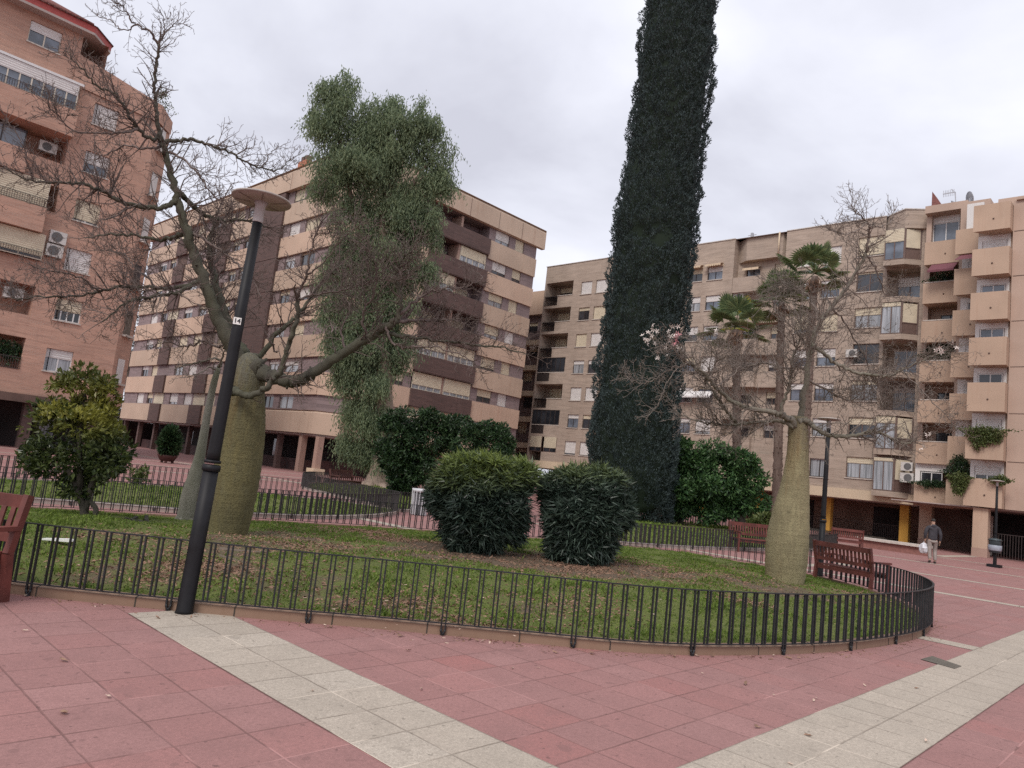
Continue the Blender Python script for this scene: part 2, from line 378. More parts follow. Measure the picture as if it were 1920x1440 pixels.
def empty(name, loc, label, cat, group=None, rz=0.):
    o = bpy.data.objects.new(name, None); COL.objects.link(o); o.location = tuple(map(float, loc)); o.rotation_euler = (0, 0, rz); o.empty_display_size = .2
    return tag(o, label, cat, group)
def copy_tree(o, parent=None):
    c = o.copy(); COL.objects.link(c)
    if parent is not None: c.parent = parent; c.matrix_parent_inverse = o.matrix_parent_inverse
    for ch in list(o.children): copy_tree(ch, c)
    return c
def struct(name, mb, mat): return tag(obj(name, mb, mat), kind='structure')
def unit(a): a = np.asarray(a, float); return a/(np.linalg.norm(a, axis=-1, keepdims=True)+1e-9)
def leaves(c, d, L, W, flop=.25):
    """folded diamond leaves at c pointing along d: verts (4n,3), faces (n,4)"""
    n = len(c); d = unit(d); L = np.broadcast_to(L, (n,))[:, None]; W = np.broadcast_to(W, (n,))[:, None]
    side = unit(np.cross(d, unit(rng.normal(size=(n, 3))))); nor = np.cross(d, side)
    b = c; m = c + d*L*.5; t = c + d*L - nor*L*flop*.5
    v = np.stack([b, m+side*W*.5+nor*W*.15, t, m-side*W*.5+nor*W*.15], 1).reshape(-1, 3)
    return v, np.arange(4*n).reshape(n, 4)
def smoothnoise(p, scale, seed=0):
    """cheap value noise on points (n,3) in 0..1"""
    q = np.asarray(p)*scale; i = np.floor(q).astype(np.int64); f = q-i; f = f*f*(3-2*f); out = np.zeros(len(q))
    for dx in (0, 1):
        for dy in (0, 1):
            for dz in (0, 1):
                h = (i[:, 0]+dx)*374761393 + (i[:, 1]+dy)*668265263 + (i[:, 2]+dz)*2147483647 + seed*974711
                h = (h ^ (h >> 13))*1274126177; h = (h ^ (h >> 16)) & 0xffff
                w = np.where(dx, f[:, 0], 1-f[:, 0])*np.where(dy, f[:, 1], 1-f[:, 1])*np.where(dz, f[:, 2], 1-f[:, 2])
                out += w*h/65535.
    return out
def catmull(pts, per=6):
    p = np.array(pts, float)
    if len(p) < 3: return np.array([p[0]+(p[-1]-p[0])*t for t in np.linspace(0, 1, per+1)])
    q = np.vstack([2*p[0]-p[1], p, 2*p[-1]-p[-2]]); out = []
    for i in range(1, len(q)-2):
        for t in np.linspace(0, 1, per, endpoint=False):
            a, b, c, d = q[i-1], q[i], q[i+1], q[i+2]
            out.append(.5*((2*b)+(c-a)*t+(2*a-5*b+4*c-d)*t*t+(3*b-a-3*c+d)*t**3))
    out.append(p[-1]); return np.array(out)
# ------------------------------------------------------------------ sky, sun
W = bpy.data.worlds.new("World"); SC.world = W; W.use_nodes = True
nt = W.node_tree; bgn = nt.nodes['Background']
SUN_EL, SUN_AZ = R(48), math.atan2(-.35, -1.)          # behind the camera
sky = nt.nodes.new('ShaderNodeTexSky'); sky.sky_type = 'NISHITA'; sky.sun_disc = False; sky.sun_elevation = SUN_EL
sky.sun_rotation = math.pi/2 - SUN_AZ; sky.dust_density = 3.
tc = nt.nodes.new('ShaderNodeTexCoord')
sp = nt.nodes.new('ShaderNodeSeparateXYZ'); nt.links.new(tc.outputs['Generated'], sp.inputs[0])
dv = math_(nt, 'MAXIMUM', math_(nt, 'ADD', sp.outputs[2], .22), .05)
cb = nt.nodes.new('ShaderNodeCombineXYZ')
nt.links.new(math_(nt, 'DIVIDE', sp.outputs[0], dv), cb.inputs[0]); nt.links.new(math_(nt, 'DIVIDE', sp.outputs[1], dv), cb.inputs[1])
nz = N(nt, 'ShaderNodeTexNoise', Scale=1.25, Detail=6, Roughness=.52, Distortion=.25); nt.links.new(cb.outputs[0], nz.inputs['Vector'])
cl = ramp(nt, nz.outputs['Fac'], [(.34, (.56, .565, .64)), (.45, (.68, .69, .77)), (.55, (.78, .79, .87)), (.66, (.89, .895, .935))])
skl = nt.nodes.new('ShaderNodeVectorMath'); skl.operation = 'SCALE'; nt.links.new(sky.outputs[0], skl.inputs[0]); skl.inputs['Scale'].default_value = .1
nt.links.new(mixc(nt, .93, skl.outputs[0], cl), bgn.inputs[0]); bgn.inputs[1].default_value = 1.0
sl = bpy.data.lights.new('sun', 'SUN'); sl.energy = 1.7; sl.angle = R(22); sl.color = (1., .935, .87)
so = bpy.data.objects.new('sun', sl); COL.objects.link(so)
sd = Vector((math.cos(SUN_AZ)*math.cos(SUN_EL), math.sin(SUN_AZ)*math.cos(SUN_EL), math.sin(SUN_EL)))
so.rotation_euler = sd.to_track_quat('Z', 'Y').to_euler(); so.location = (0, 0, 40)
vs = SC.view_settings; vs.view_transform = 'Standard'; vs.look = 'None'; vs.exposure = .31; vs.gamma = 1
SC.cycles.use_denoising = False; SC.cycles.max_bounces = 6; SC.cycles.diffuse_bounces = 3; SC.cycles.transmission_bounces = 2; SC.cycles.caustics_reflective = False
# ------------------------------------------------------------------ ground
struct('plaza_pavement', MB().quad((-300, -300, 0), (400, -300, 0), (400, 400, 0), (-300, 400, 0)), 'red_tiles')
def stripe(x0, x1, y0, y1): struct('pale_paving_stripe', MB().quad((x0, y0, .004), (x1, y0, .004), (x1, y1, .004), (x0, y1, .004)), 'pale_tiles')
YS0, YS1 = 1.48, 2.30
stripe(-12, 46, YS0, YS1)
stripe(2.67, 3.49, YS1, 7.0); stripe(2.67, 3.49, -8, YS0)
for a, b, c0, c1 in ((11.69, 12.10, YS1, 3.3), (11.69, 12.10, 13.2, 19.5), (19.9, 20.31, YS1, 62), (26.05, 26.46, YS1, 10.5), (33.5, 33.91, YS1, 11.), (40.9, 41.31, YS1, 18), (19.9, 20.31, -20, YS0), (26.05, 26.46, -20, YS0), (33.5, 33.91, -20, YS0)):
    stripe(a, b, c0, c1)
for y in (33.9, 40.1, 46.3):
    stripe(2, 19.9, y, y+.41); stripe(20.31, 30, y, y+.41)
stripe(42.5, 50, 9.7, 10.3); stripe(20.31, 26.05, 8.25, 8.66)
c = gnd(1765, 1243); struct('drain_plate', MB().quad(*[tuple(gnd(u, v)+np.array([0, 0, .008])) for u, v in ((1726, 1237), (1748, 1231), (1803, 1250), (1790, 1255))]), 'plate')
struct('arcade_step', MB().box(59.2, 62, 17.5, 26, .0, .15), 'plate')
# ------------------------------------------------------------------ lawns
def resample(poly, step):
    p = np.array(poly+[poly[0]], float); p = catmull(p, 8); s = np.r_[0, np.cumsum(np.linalg.norm(np.diff(p, axis=0), axis=1))]
    t = np.linspace(0, s[-1], int(s[-1]/step)+1)[:-1]
    return np.stack([np.interp(t, s, p[:, 0]), np.interp(t, s, p[:, 1])], 1)
def inside(pts, poly):
    x, y = pts[:, 0], pts[:, 1]; r = np.zeros(len(pts), bool); j = len(poly)-1
    for i in range(len(poly)):
        xi, yi = poly[i]; xj, yj = poly[j]
        r ^= ((yi > y) != (yj > y)) & (x < (xj-xi)*(y-yi)/(yj-yi+1e-12)+xi); j = i
    return r
def offset(poly, d):
    t = np.roll(poly, -1, 0)-np.roll(poly, 1, 0); t = unit(t); n = np.stack([-t[:, 1], t[:, 0]], 1)
    a = np.sum(poly[:, 0]*np.roll(poly[:, 1], -1)-np.roll(poly[:, 0], -1)*poly[:, 1])
    return poly + n*d*(1 if a > 0 else -1)
class Lawn:
    def __init__(s, poly, name, kerbmat, bare=(), mound=.22, hmax=.0, cen=None):
        s.out = resample(poly, .3); s.inn = offset(s.out, .11); s.cen = np.array(cen) if cen is not None else s.inn.mean(0); s.mound = mound; s.bare = bare
        m = MB(); n = len(s.out)
        for i in range(n):
            j = (i+1) % n; a, b, c, d = s.out[i], s.out[j], s.inn[j], s.inn[i]
            m.quad((*a, 0), (*b, 0), (*b, .085), (*a, .085)); m.quad((*a, .085), (*b, .085), (*c, .10), (*d, .10)); m.quad((*d, .10), (*c, .10), (*c, .02), (*d, .02))
        mj = MB()
        for i in range(0, n, 3):                                # open joints between the kerb stones
            a, d = s.out[i], s.inn[i]; t = unit(s.out[(i+1) % n]-a)*.006; u = unit(a-d)*.003
            mj.add([(*(a-t+u), .0), (*(a+t+u), .0), (*(a+t+u), .087), (*(a-t+u), .087), (*(d-t), .1035), (*(d+t), .1035)], [(0, 1, 2, 3), (3, 2, 5, 4)])
        struct('kerb', m, kerbmat); struct('kerb_joint', mj, 'dark_bark')
        # ground in rings from the kerb to the middle
        K = 46; vv, ff = [], []
        for k in range(K+1):
            t = (k/K)**1.15; ring = s.inn*(1-t)+s.cen*t; vv.append(np.c_[ring, s.z(ring)])
        vv = np.vstack(vv)
        for k in range(K):
            i = np.arange(n); ff.append(np.stack([k*n+i, k*n+(i+1) % n, (k+1)*n+(i+1) % n, (k+1)*n+i], 1))
        tag(npmesh(name, vv, np.vstack(ff), 'lawn', smooth=True, attr={'bare': s.bareness(vv[:, :2])}), kind='structure')
    def edge(s, p):
        d = np.full(len(p), 9.)
        for q in s.inn: d = np.minimum(d, np.hypot(p[:, 0]-q[0], p[:, 1]-q[1]))
        return d
    def z(s, p):
        p = np.atleast_2d(p)[:, :2]; t = np.clip(s.edge(p)/2.6, 0, 1); t = t*t*(3-2*t)
        q = np.c_[p, np.zeros(len(p))]
        return .06 + s.mound*t + (smoothnoise(q, 1.1, 3)-.5)*.07*np.clip(t*3, 0, 1) + (smoothnoise(q, 3.7, 5)-.5)*.03
    def bareness(s, p):
        b = np.full(len(p), 0.)
        for x, y, r, a in s.bare: b = np.maximum(b, .82*a*np.clip(1.5-np.hypot(p[:, 0]-x, p[:, 1]-y)/r, 0, 1))
        return b
ISLE = [(.9, 10.2), (1.25, 8.95), (1.98, 8.07), (2.69, 7.36), (3.66, 6.5), (4.51, 5.83), (5.51, 4.96), (6.4, 4.2), (7.27, 3.74), (8.77, 3.26), (10.25, 3.03), (11.87, 2.98), (13.4, 3.22), (14.9, 3.75), (16.3, 4.55), (17.5, 5.6), (18.25, 6.8), (18.45, 8.2), (17.9, 9.8), (17.0, 11.1), (14.6, 12.45), (11.85, 13.46), (8.64, 14.23), (6.22, 14.67), (3.77, 15.13), (2.2, 15.0), (1.1, 13.6), (.75, 11.8)]
bt = gnd(425, 1010, .2); rt = gnd(1474, 1097, .2); o1 = gnd(900, 1043, .22); o2 = gnd(1092, 1063, .22)
ISLE = [(x-.34*max(0, x-13)/5.4, y) for x, y in ISLE]
SPOTS = [(3.2+12.5*random.random(), 4.2+9.*random.random(), .3+.45*random.random(), .45+.3*random.random()) for _ in range(26)]
lawn1 = Lawn(ISLE, 'island_lawn', 'kerb', [(bt[0]-.3, bt[1]-1.1, 1.5, .7), (bt[0]-1.6, bt[1]-1.9, .8, .55), (bt[0]+.9, bt[1]-.2, .9, .7), (o1[0], o1[1], 1.35, 1.25), (o1[0]-1.3, o1[1]-.2, .9, .8), (o2[0], o2[1], 1.35, 1.25), (o2[0]+1.2, o2[1]-.7, 1.1, .8), ((o1[0]+o2[0])/2, (o1[1]+o2[1])/2-.3, 1.2, 1.2), (rt[0]-1., rt[1]-.1, 1.3, .75), (rt[0]-2.4, rt[1]+.5, 1.1, .55), (8., 11.6, .8, .6), (3.1, 8.3, .8, .6), (4.6, 7.4, .7, .6), (6.4, 5.6, .8, .5), (14.6, 4.6, 1., .5)]+SPOTS, .20, cen=(9.6, 8.9))
LW2 = [(-1., 18.5), (1.5, 17.3), (3.77, 16.95), (5.4, 16.5), (7.0, 15.95), (8.9, 15.75), (10.8, 16.1), (13.14, 17.3), (15.0, 19.1), (14.6, 21.2), (12, 22.6), (8.5, 23.3), (4.6, 22), (1, 20.8), (-.8, 19.8)]
LW3 = [(14.1, 18.4), (15.9, 19.0), (18.5, 20.6), (23.5, 23.7), (29, 27), (31, 30.5), (28, 34.5), (23.5, 34.2), (19.5, 32.4), (16.2, 28.), (15.2, 23.4)]
LW4 = [(17.4, 12.2), (20.3, 11.45), (25.1, 11.2), (29., 11.2), (33.3, 11.9), (37.2, 13.3), (39.5, 16.2), (37.5, 19.8), (32, 21.2), (26, 20.4), (21, 17.2), (18, 14.2)]
lawn2 = Lawn(LW2, 'left_rear_lawn', 'kerb_pale', [], .12)
LW3 = [(x+1.2, y+.8) for x, y in LW3]
lawn3 = Lawn(LW3, 'pepper_tree_lawn', 'kerb_pale', [(25.8, 34., 2.5, .8)], .12)
lawn4 = Lawn(LW4, 'cypress_lawn', 'kerb_pale', [(31, 18, 2.5, .9)], .15)
def grass(lawn, n, h, w, dens_edge, box=None):
    lo, hi = lawn.inn.min(0), lawn.inn.max(0); p = lo+(hi-lo)*rng.random((int(n*1.7), 2))
    p = p[inside(p, offset(lawn.out, .16))]
    q = np.c_[p, np.zeros(len(p))]
    b = lawn.bareness(p)+(smoothnoise(q, 2.2, 9)-.5)*1.3
    cl = smoothnoise(q, 6., 4)
    p = p[(b+rng.normal(size=len(p))*.10 < .42) & (cl+rng.random(len(p))*.5 > .42)][:n]
    m = len(p); z = lawn.z(p)
    c = np.c_[p, z-.008]; a = rng.random(m)*2*math.pi
    d = np.c_[np.cos(a)*.55, np.sin(a)*.55, np.full(m, 1.)]
    q = np.c_[p, np.zeros(m)]; L = h*(.45+rng.random(m)*.9)*(.35+1.5*smoothnoise(q, 1.3, 2)*smoothnoise(q, 5., 6)*1.6)
    v, f = leaves(c, d, L, w*(.6+rng.random(m)*.9), .6)
    tag(npmesh('grass', v, f, 'grass_blade'), 'short green grass growing on the ' + dens_edge, 'grass', kind='stuff')
grass(lawn1, 120000, .05, .014, 'mounded front lawn inside the low fence')
def litter():
    p = np.vstack([np.array([x, y])+rng.normal(size=(420, 2))*r*.75 for x, y, r, a in lawn1.bare]); p = p[inside(p, offset(lawn1.out, .2))]
    c = np.c_[p, lawn1.z(p)+.004]; d = np.c_[rng.normal(size=(len(p), 2)), .25*rng.random(len(p))]
    v, f = leaves(c, d, .025+.05*rng.random(len(p)), .012+.02*rng.random(len(p)), .5); tag(npmesh('leaf_litter', v, f, 'dry_leaf'), 'brown leaf litter on the bare soil under the oleanders and the big trunk', 'leaf litter', kind='stuff')
litter()
def kerb_dirt():
    i = rng.integers(0, len(lawn1.out), 1500); p = lawn1.out[i]+rng.normal(size=(1500, 2))*.05; o = offset(lawn1.out, -.03-.0)[i]; p = o+np.c_[rng.normal(size=1500), rng.normal(size=1500)]*.05+(o-lawn1.inn[i])*(rng.random((1500, 1))**2)*1.2
    c = np.c_[p, np.full(1500, .003)]; v, f = leaves(c, np.c_[rng.normal(size=(1500, 2)), .15*rng.random(1500)], .012+.035*rng.random(1500)**2, .008+.014*rng.random(1500), .4); tag(npmesh('kerb_debris', v, f, 'dry_leaf'), 'crumbs of leaves and dirt gathered along the lawn kerb', 'debris', kind='stuff')
kerb_dirt()
grass(lawn2, 14000, .06, .03, 'narrow rear lawn behind the bottle trunk')
grass(lawn3, 14000, .08, .05, 'lawn round the tall drooping tree')
grass(lawn4, 16000, .08, .05, 'lawn under the tall cypress')
# ------------------------------------------------------------------ hoop railings
def railing(lawn, label, name_mat, spacing, near_first=None, stuff_only=False, w=.011, every=8, H0=.115, H1=.655, inset=-.02):
    line = offset(lawn.out, inset); n = len(line)
    p = np.vstack([line, line[:1]]); s = np.r_[0, np.cumsum(np.linalg.norm(np.diff(p, axis=0), axis=1))]
    e = empty('hoop_railing', (*line[0], 0), label, 'railing')
    top, bot = MB(), MB()
    for i in range(n):
        a, b = p[i], p[i+1]
        if np.linalg.norm(a-b) < 1e-5: continue
        top.bar((*a, H1), (*(b+unit(b-a)*.012), H1), .030, .010); bot.bar((*a, H0), (*(b+unit(b-a)*.012), H0), .026, .009)
    obj('top_rail', top, name_mat, e); obj('bottom_rail', bot, name_mat, e)
    k = int(s[-1]/spacing); pairs = []
    for i in range(k):
        t = (i+.5)*s[-1]/k; x, y = np.interp(t, s, p[:, 0]), np.interp(t, s, p[:, 1]); x2, y2 = np.interp(t+.040, s, p[:, 0]), np.interp(t+.040, s, p[:, 1])
        leg = i % every == 0; m = MB(); a = np.array((x, y)); b = np.array((x2, y2)); z0 = .06 if leg else H0
        d = unit(b-a)
        for q in (a, b): m.bar((*q, z0), (*q, H1), w, w*.7, up=(*d, 0))
        if leg:                                                  # the pair runs down into a U foot on the kerb
            mid = (a+b)/2; L = np.linalg.norm(b-a)/2
            arc = [(*(mid-d*L*math.cos(th)), .06-.045*math.sin(th)) for th in np.linspace(0, math.pi, 7)]
            m.tube(arc, w*.55, 6)
            m.bar((*(mid), 0.), (*(mid), .02), .03)
        dist = np.hypot(x, y); pairs.append((dist, leg, m))
    if near_first:
        order = sorted(range(len(pairs)), key=lambda i: pairs[i][0]); close = set(order[:near_first])
        for i in close: obj('foot_hoop' if pairs[i][1] else 'bar_pair', pairs[i][2], name_mat, e)
        rest = MB()
        for i in range(len(pairs)):
            if i not in close: rest.add(pairs[i][2].v, pairs[i][2].f)
        tag(obj('bar_pair', rest, name_mat, e), kind='stuff')
    else:
        rest = MB()
        for q in pairs: rest.add(q[2].v, q[2].f)
        tag(obj('bar_pair', rest, name_mat, e), kind='stuff')
    return e
railing(lawn1, 'low dark railing of paired bars round the front mounded lawn', 'fence_paint', .16, 98, w=.021)
railing(lawn2, 'low dark railing round the narrow lawn behind the big bottle trunk', 'fence_dull', .17, None, w=.024, every=9)
railing(lawn3, 'low dark railing round the lawn of the tall drooping tree', 'fence_dull', .17, None, w=.03, every=9)
railing(lawn4, 'low dark railing round the lawn under the cypress', 'fence_dull', .17, None, w=.03, every=9)
# ------------------------------------------------------------------ buildings
class Face:
    """a flat front: X = c or Y = c, looking towards the camera; s runs along it, d is outward"""
    def __init__(s, ax, c): s.ax, s.c, s.holes = ax, c, []
    def pt(s, a, z, d=0.): return (s.c-d, a, z) if s.ax == 'X' else (a, s.c-d, z)
    def box(s, m, a0, a1, z0, z1, d0, d1):
        return m.box(s.c-d1, s.c-d0, a0, a1, z0, z1) if s.ax == 'X' else m.box(a0, a1, s.c-d1, s.c-d0, z0, z1)
    def quad(s, m, a0, a1, z0, z1, d): return m.quad(s.pt(a0, z0, d), s.pt(a1, z0, d), s.pt(a1, z1, d), s.pt(a0, z1, d))
    def wall(s, m, a0, a1, z0, z1, d=0.):
        """front sheet with the openings cut out and their reveals"""
        hs = [(max(h[0], a0), min(h[1], a1), max(h[2], z0), min(h[3], z1), h[4]) for h in s.holes if h[0] < a1-1e-4 and h[1] > a0+1e-4 and h[2] < z1-1e-4 and h[3] > z0+1e-4]
        A = sorted({round(x, 4) for x in [a0, a1]+[v for h in hs for v in h[:2]]}); Z = sorted({round(x, 4) for x in [z0, z1]+[v for h in hs for v in h[2:4]]})
        for i in range(len(A)-1):
            run = None
            for k in range(len(Z)-1):
                ca, cz = (A[i]+A[i+1])/2, (Z[k]+Z[k+1])/2
                free = not any(h[0] < ca < h[1] and h[2] < cz < h[3] for h in hs)
                if free: run = Z[k] if run is None else run
                if run is not None and (not free or k == len(Z)-2):
                    s.quad(m, A[i], A[i+1], run, Z[k+1] if free else Z[k], d); run = None
        for h in hs:
            a, b, p, q, dp = h
            for (u, v, w, x) in (((a, p), (a, q), 0, 0), ((b, p), (b, q), 0, 0), ((a, p), (b, p), 0, 0), ((a, q), (b, q), 0, 0)):
                m.quad(s.pt(*u, d), s.pt(*v, d), s.pt(*v, d-dp), s.pt(*u, d-dp))
            s.quad(m, a, b, p, q, d-dp)
    def win(s, b, a0, a1, z0, z1, sh=0., pane='dark_glass', fr='frame_white', sm='shutter_white', n=2, sill='stone_light', hole=True, d=0., rail=False, name='window', dep=.24):
        if hole: s.holes.append((a0, a1, z0, z1, dep))
        D = d-(.15 if hole else -.03); m = MB(); t = .055
        if sh < .97:
            s.box(m, a0, a1, z0, z0+t, D-.03, D+.03); s.box(m, a0, a0+t, z0+t, z1, D-.03, D+.03); s.box(m, a1-t, a1, z0+t, z1, D-.03, D+.03); s.box(m, a0+t, a1-t, z1-t, z1, D-.03, D+.03)
            for k in range(1, n): x = a0+(a1-a0)*k/n; s.box(m, x-t*.6, x+t*.6, z0+t, z1-t, D-.025, D+.025)
        else:
            s.box(m, a0, a0+.035, z0, z1, D-.02, D+.035); s.box(m, a1-.035, a1, z0, z1, D-.02, D+.035)
        w = obj(name, m, fr, b)
        if sh < .97:
            g = MB(); s.quad(g, a0+t*.5, a1-t*.5, z0+t*.5, z1-t*.5, D-.008); obj('pane', g, pane, w)
        if sh > 0:
            g = MB(); zb = z1-(z1-z0)*sh; h = z1-zb; k = max(2, int(h/.11))
            for i in range(k):                                   # roller slats
                y0 = zb+h*i/k; y1 = zb+h*(i+1)/k; m2 = (y0*.25+y1*.75)
                g.quad(s.pt(a0+.03, y0, D+.035), s.pt(a1-.03, y0, D+.035), s.pt(a1-.03, m2, D+.056), s.pt(a0+.03, m2, D+.056)); g.quad(s.pt(a0+.03, m2, D+.056), s.pt(a1-.03, m2, D+.056), s.pt(a1-.03, y1, D+.035), s.pt(a0+.03, y1, D+.035))
            obj('shutter', g, sm, w)
        if sill:
            g = MB(); s.box(g, a0-.06, a1+.06, z0-.07, z0-.003, d-.2 if hole else d, d+.07); obj('sill', g, sill, w)
        if rail:
            g = MB(); grille(s, g, a0+.02, a1-.02, z0+.02, z0+(z1-z0)*.55 if rail is True else z0+rail, d+.03); obj('grille', g, 'railing', w)
        return w
def grille(F, m, a0, a1, z0, z1, d, step=.13, t=.018):
    F.box(m, a0, a1, z1-.03, z1, d-.015, d+.015); F.box(m, a0, a1, z0, z0+.025, d-.015, d+.015)
    for x in np.arange(a0, a1+.01, step): F.box(m, x-t/2, x+t/2, z0+.025, z1-.03, d-.008, d+.008)
def ac_unit(F, a, z, d, label, w=.8, h=.6, dp=.3):
    e = empty('air_conditioner', F.pt(a, z, d), label, 'air conditioner', 'air conditioners on the facades')
    m = MB(); F.box(m, a-w/2, a+w/2, z, z+h, d, d+dp); obj('case', m, 'ac_case', e)
    g = MB(); ctr = F.pt(a-.08*w, z+h/2, d+dp+.012); k = 20
    ring = [F.pt(a-.08*w+h*.4*math.cos(t), z+h/2+h*.4*math.sin(t), d+dp+.012) for t in np.linspace(0, 2*math.pi, k, endpoint=False)]
    g.quad(*ring); obj('fan_grille', g, 'ac_fan', e)
    g = MB()
    for x in (a-w*.3, a+w*.3): F.box(g, x-.03, x+.03, z-.06, z-.003, d-.15, d+dp)
    obj('bracket', g, 'railing', e)
    return e
def hanging_plant(F, a, z, d, label, w, drop, up=.25, mat='vine_leaf', n=1500, L=.13):
    e = empty('trailing_plant', F.pt(a, z, d), label, 'plant', 'plants on the balconies')
    k = n; s = rng.normal(size=k)*w*.28; t = rng.random(k)
    edge = np.clip(1-(s/(w*.62))**2, .05, 1)
    zz = z+up*(rng.random(k)-.2)*edge-drop*edge*t**1.2*(.6+.6*smoothnoise(np.c_[s*6, s*0, s*0], 1., 3)); dd = d+.06+rng.random(k)*.28*(1-.4*t)
    p = np.array([F.pt(a+q, y, h) for q, y, h in zip(s, zz, dd)])
    dr = rng.normal(size=(k, 3))*.7+np.array([0, 0, -.5])
    v, f = leaves(p, dr, L*(.6+rng.random(k)), L*.5)
    npmesh('foliage', v, f, mat, e)
    g = MB()
    for i in range(7):
        q = a+(i-3)*w*.12; g.tube([F.pt(q, z-.05, d+.05), F.pt(q, z+.1, d+.14), F.pt(q+.03, z-drop*.6, d+.18)], .008, 4)
    obj('stem', g, 'dark_bark', e)
    return e
# ---- C: beige and brown block in the middle
Cb = empty('apartment_block', (30.6, 49, 0), 'beige block with dark brown balcony parapets and pale bands, behind the tall drooping tree', 'apartment block')
FL = 3.05; Z0 = 4.9                                              # sill of the first floor
C1, C2 = Face('X', 30.6), Face('Y', 49.)
CY0, CX0 = 50.4, 32.0                                            # ends of the chamfered corner
secs = [(83.2, 92.), (73.1, 80.4), (65.1, 70.3), (CY0, 60.)]
strips = [(80.4, 83.2), (70.3, 73.1), (60., 65.1)]
for k in range(7):
    z = Z0+FL*k; zt = z+1.2
    for (a0, a1) in ((86.2, 88.2), (83.6, 85.2), (76.9, 79.0), (73.5, 75.4), (66., 67.6), (68.3, 69.9), (57.2, 58.97), (54.0, 56.3)):
        C1.win(Cb, a0, a1, z+.02, zt-.02, random.choice([.25, .35, .5, .8, 1., .15]), random.choice(['dark_glass', 'dark_glass', 'curtain_glass']), 'frame_brown', random.choice(['shutter_cream', 'shutter_white', 'shutter_cream']), 2, None, dep=.3)
    for (a0, a1) in ((46.15, 48.05), (48.9, 50.15), (33.4, 35.2), (36., 37.6)):
        C2.win(Cb, a0, a1, z+.02, zt-.02, random.choice([.55, .7, .8, 1., 1., .45]) if a0 > 48 else random.choice([.5, .7, .8, .55]), random.choice(['dark_glass', 'curtain_glass']), 'frame_brown', random.choice(['shutter_cream', 'shutter_white', 'shutter_cream']), 2, None, dep=.3)
m = MB(); C1.wall(m, CY0, 92., 3.05, 26.2)
C2.holes += []
ZP = [6.45+FL*k for k in range(6)]                               # balcony parapets of the right face
BX0, BX1 = 38.3, 45.35
for k in range(7):                                               # loggias behind them
    zb = (ZP[k]+.02) if k < 6 else 24.3
    z_lo = (ZP[k-1]+1.45) if k > 0 else 4.9
    C2.holes.append((BX0+.05, BX1-.05, z_lo-1.4 if k > 0 else z_lo-1.4, ZP[k] if k < 6 else 24.4, 1.5))
C2.wall(m, CX0, 51.95, 3.05, 26.2)
m.quad((30.6, CY0, 3.05), (CX0, 49, 3.05), (CX0, 49, 26.2), (30.6, CY0, 26.2))
obj('wall', m, 'mauve_brick', Cb)
def chband(m, z0, z1, d, y1=92., x1=51.95, y0=CY0, rnd=0.):
    """a band that runs round the chamfered corner of both faces"""
    k = .4142*d
    for a, b in (((30.6-d, y1), (30.6-d, y0-k)), ((30.6-d, y0-k), (CX0-k, 49-d)), ((CX0-k, 49-d), (x1, 49-d))):
        m.quad((*a, z0), (*b, z0), (*b, z1-rnd), (*a, z1-rnd))
        if rnd:
            ia = (a[0]+(rnd*.8 if a[0] < 31 else 0), a[1]+(rnd*.8 if a[1] < 50 else 0)); ib = (b[0]+(rnd*.8 if b[0] < 31 else 0), b[1]+(rnd*.8 if b[1] < 50 else 0))
            m.quad((*a, z1-rnd), (*b, z1-rnd), (*ib, z1), (*ia, z1))
    for z in (z0, z1):
        p = [(30.6-d, y1), (30.6-d, y0-k), (CX0-k, 49-d), (x1, 49-d), (x1, 49.02), (CX0, 49.02), (30.62, y0), (30.62, y1)]
        m.quad(*[(*q, z) for q in p])
    m.quad((x1, 49-d, z0), (x1, 49.02, z0), (x1, 49.02, z1), (x1, 49-d, z1)); m.quad((30.6-d, y1, z0), (30.62, y1, z0), (30.62, y1, z1), (30.6-d, y1, z1))
for k in range(7):
    z0 = 6.1+FL*(k-1); z1 = z0+1.8
    bm_ = 'beige' if k % 2 else 'beige_dirty'
    for a, b in secs[:3]: m = MB(); C1.box(m, a+.02, b-.02, z0, z1, .002, .17); obj('spandrel_band', m, bm_, Cb)
    m = MB()
    if k == 0: chband(m, z0, z1, .18, y1=60., x1=51.95, rnd=.18)
    else:
        C1.box(m, CY0, 59.98, z0, z1, .002, .17); m.quad((30.43, CY0-.07, z0), (CX0-.07, 48.83, z0), (CX0-.07, 48.83, z1), (30.43, CY0-.07, z1))
        C2.box(m, CX0, BX0-.02, z0, z1, .002, .17)
        m2 = MB(); C2.box(m2, BX1+.02, 48.86, z0, z1, .002, .17); C2.box(m2, 48.86, 51.93, z0, z1, .002, .168); obj('spandrel_band', m2, bm_, Cb)
    obj('spandrel_band', m, bm_, Cb)
m = MB(); chband(m, 24.4, 26.35, .42, y1=92.3, x1=52.7, rnd=.3); m.quad((30.6, 92, 26.2), (30.6, CY0, 26.2), (CX0, 49, 26.2), (52.7, 49, 26.2), (52.7, 60, 26.2), (45, 92, 26.2))
obj('roof_band', m, 'beige_dirty', Cb)
m = MB()
for x in (46.03, 49.23, 42.3, 38.6): C2.box(m, x-.02, x+.02, 24.42, 26.04, .41, .428)
for y in (55., 59.2, 64., 70., 76., 83.): C1.box(m, y-.02, y+.02, 24.42, 26.04, .41, .428)
obj('roof_joint', m, 'brown_inside', Cb)
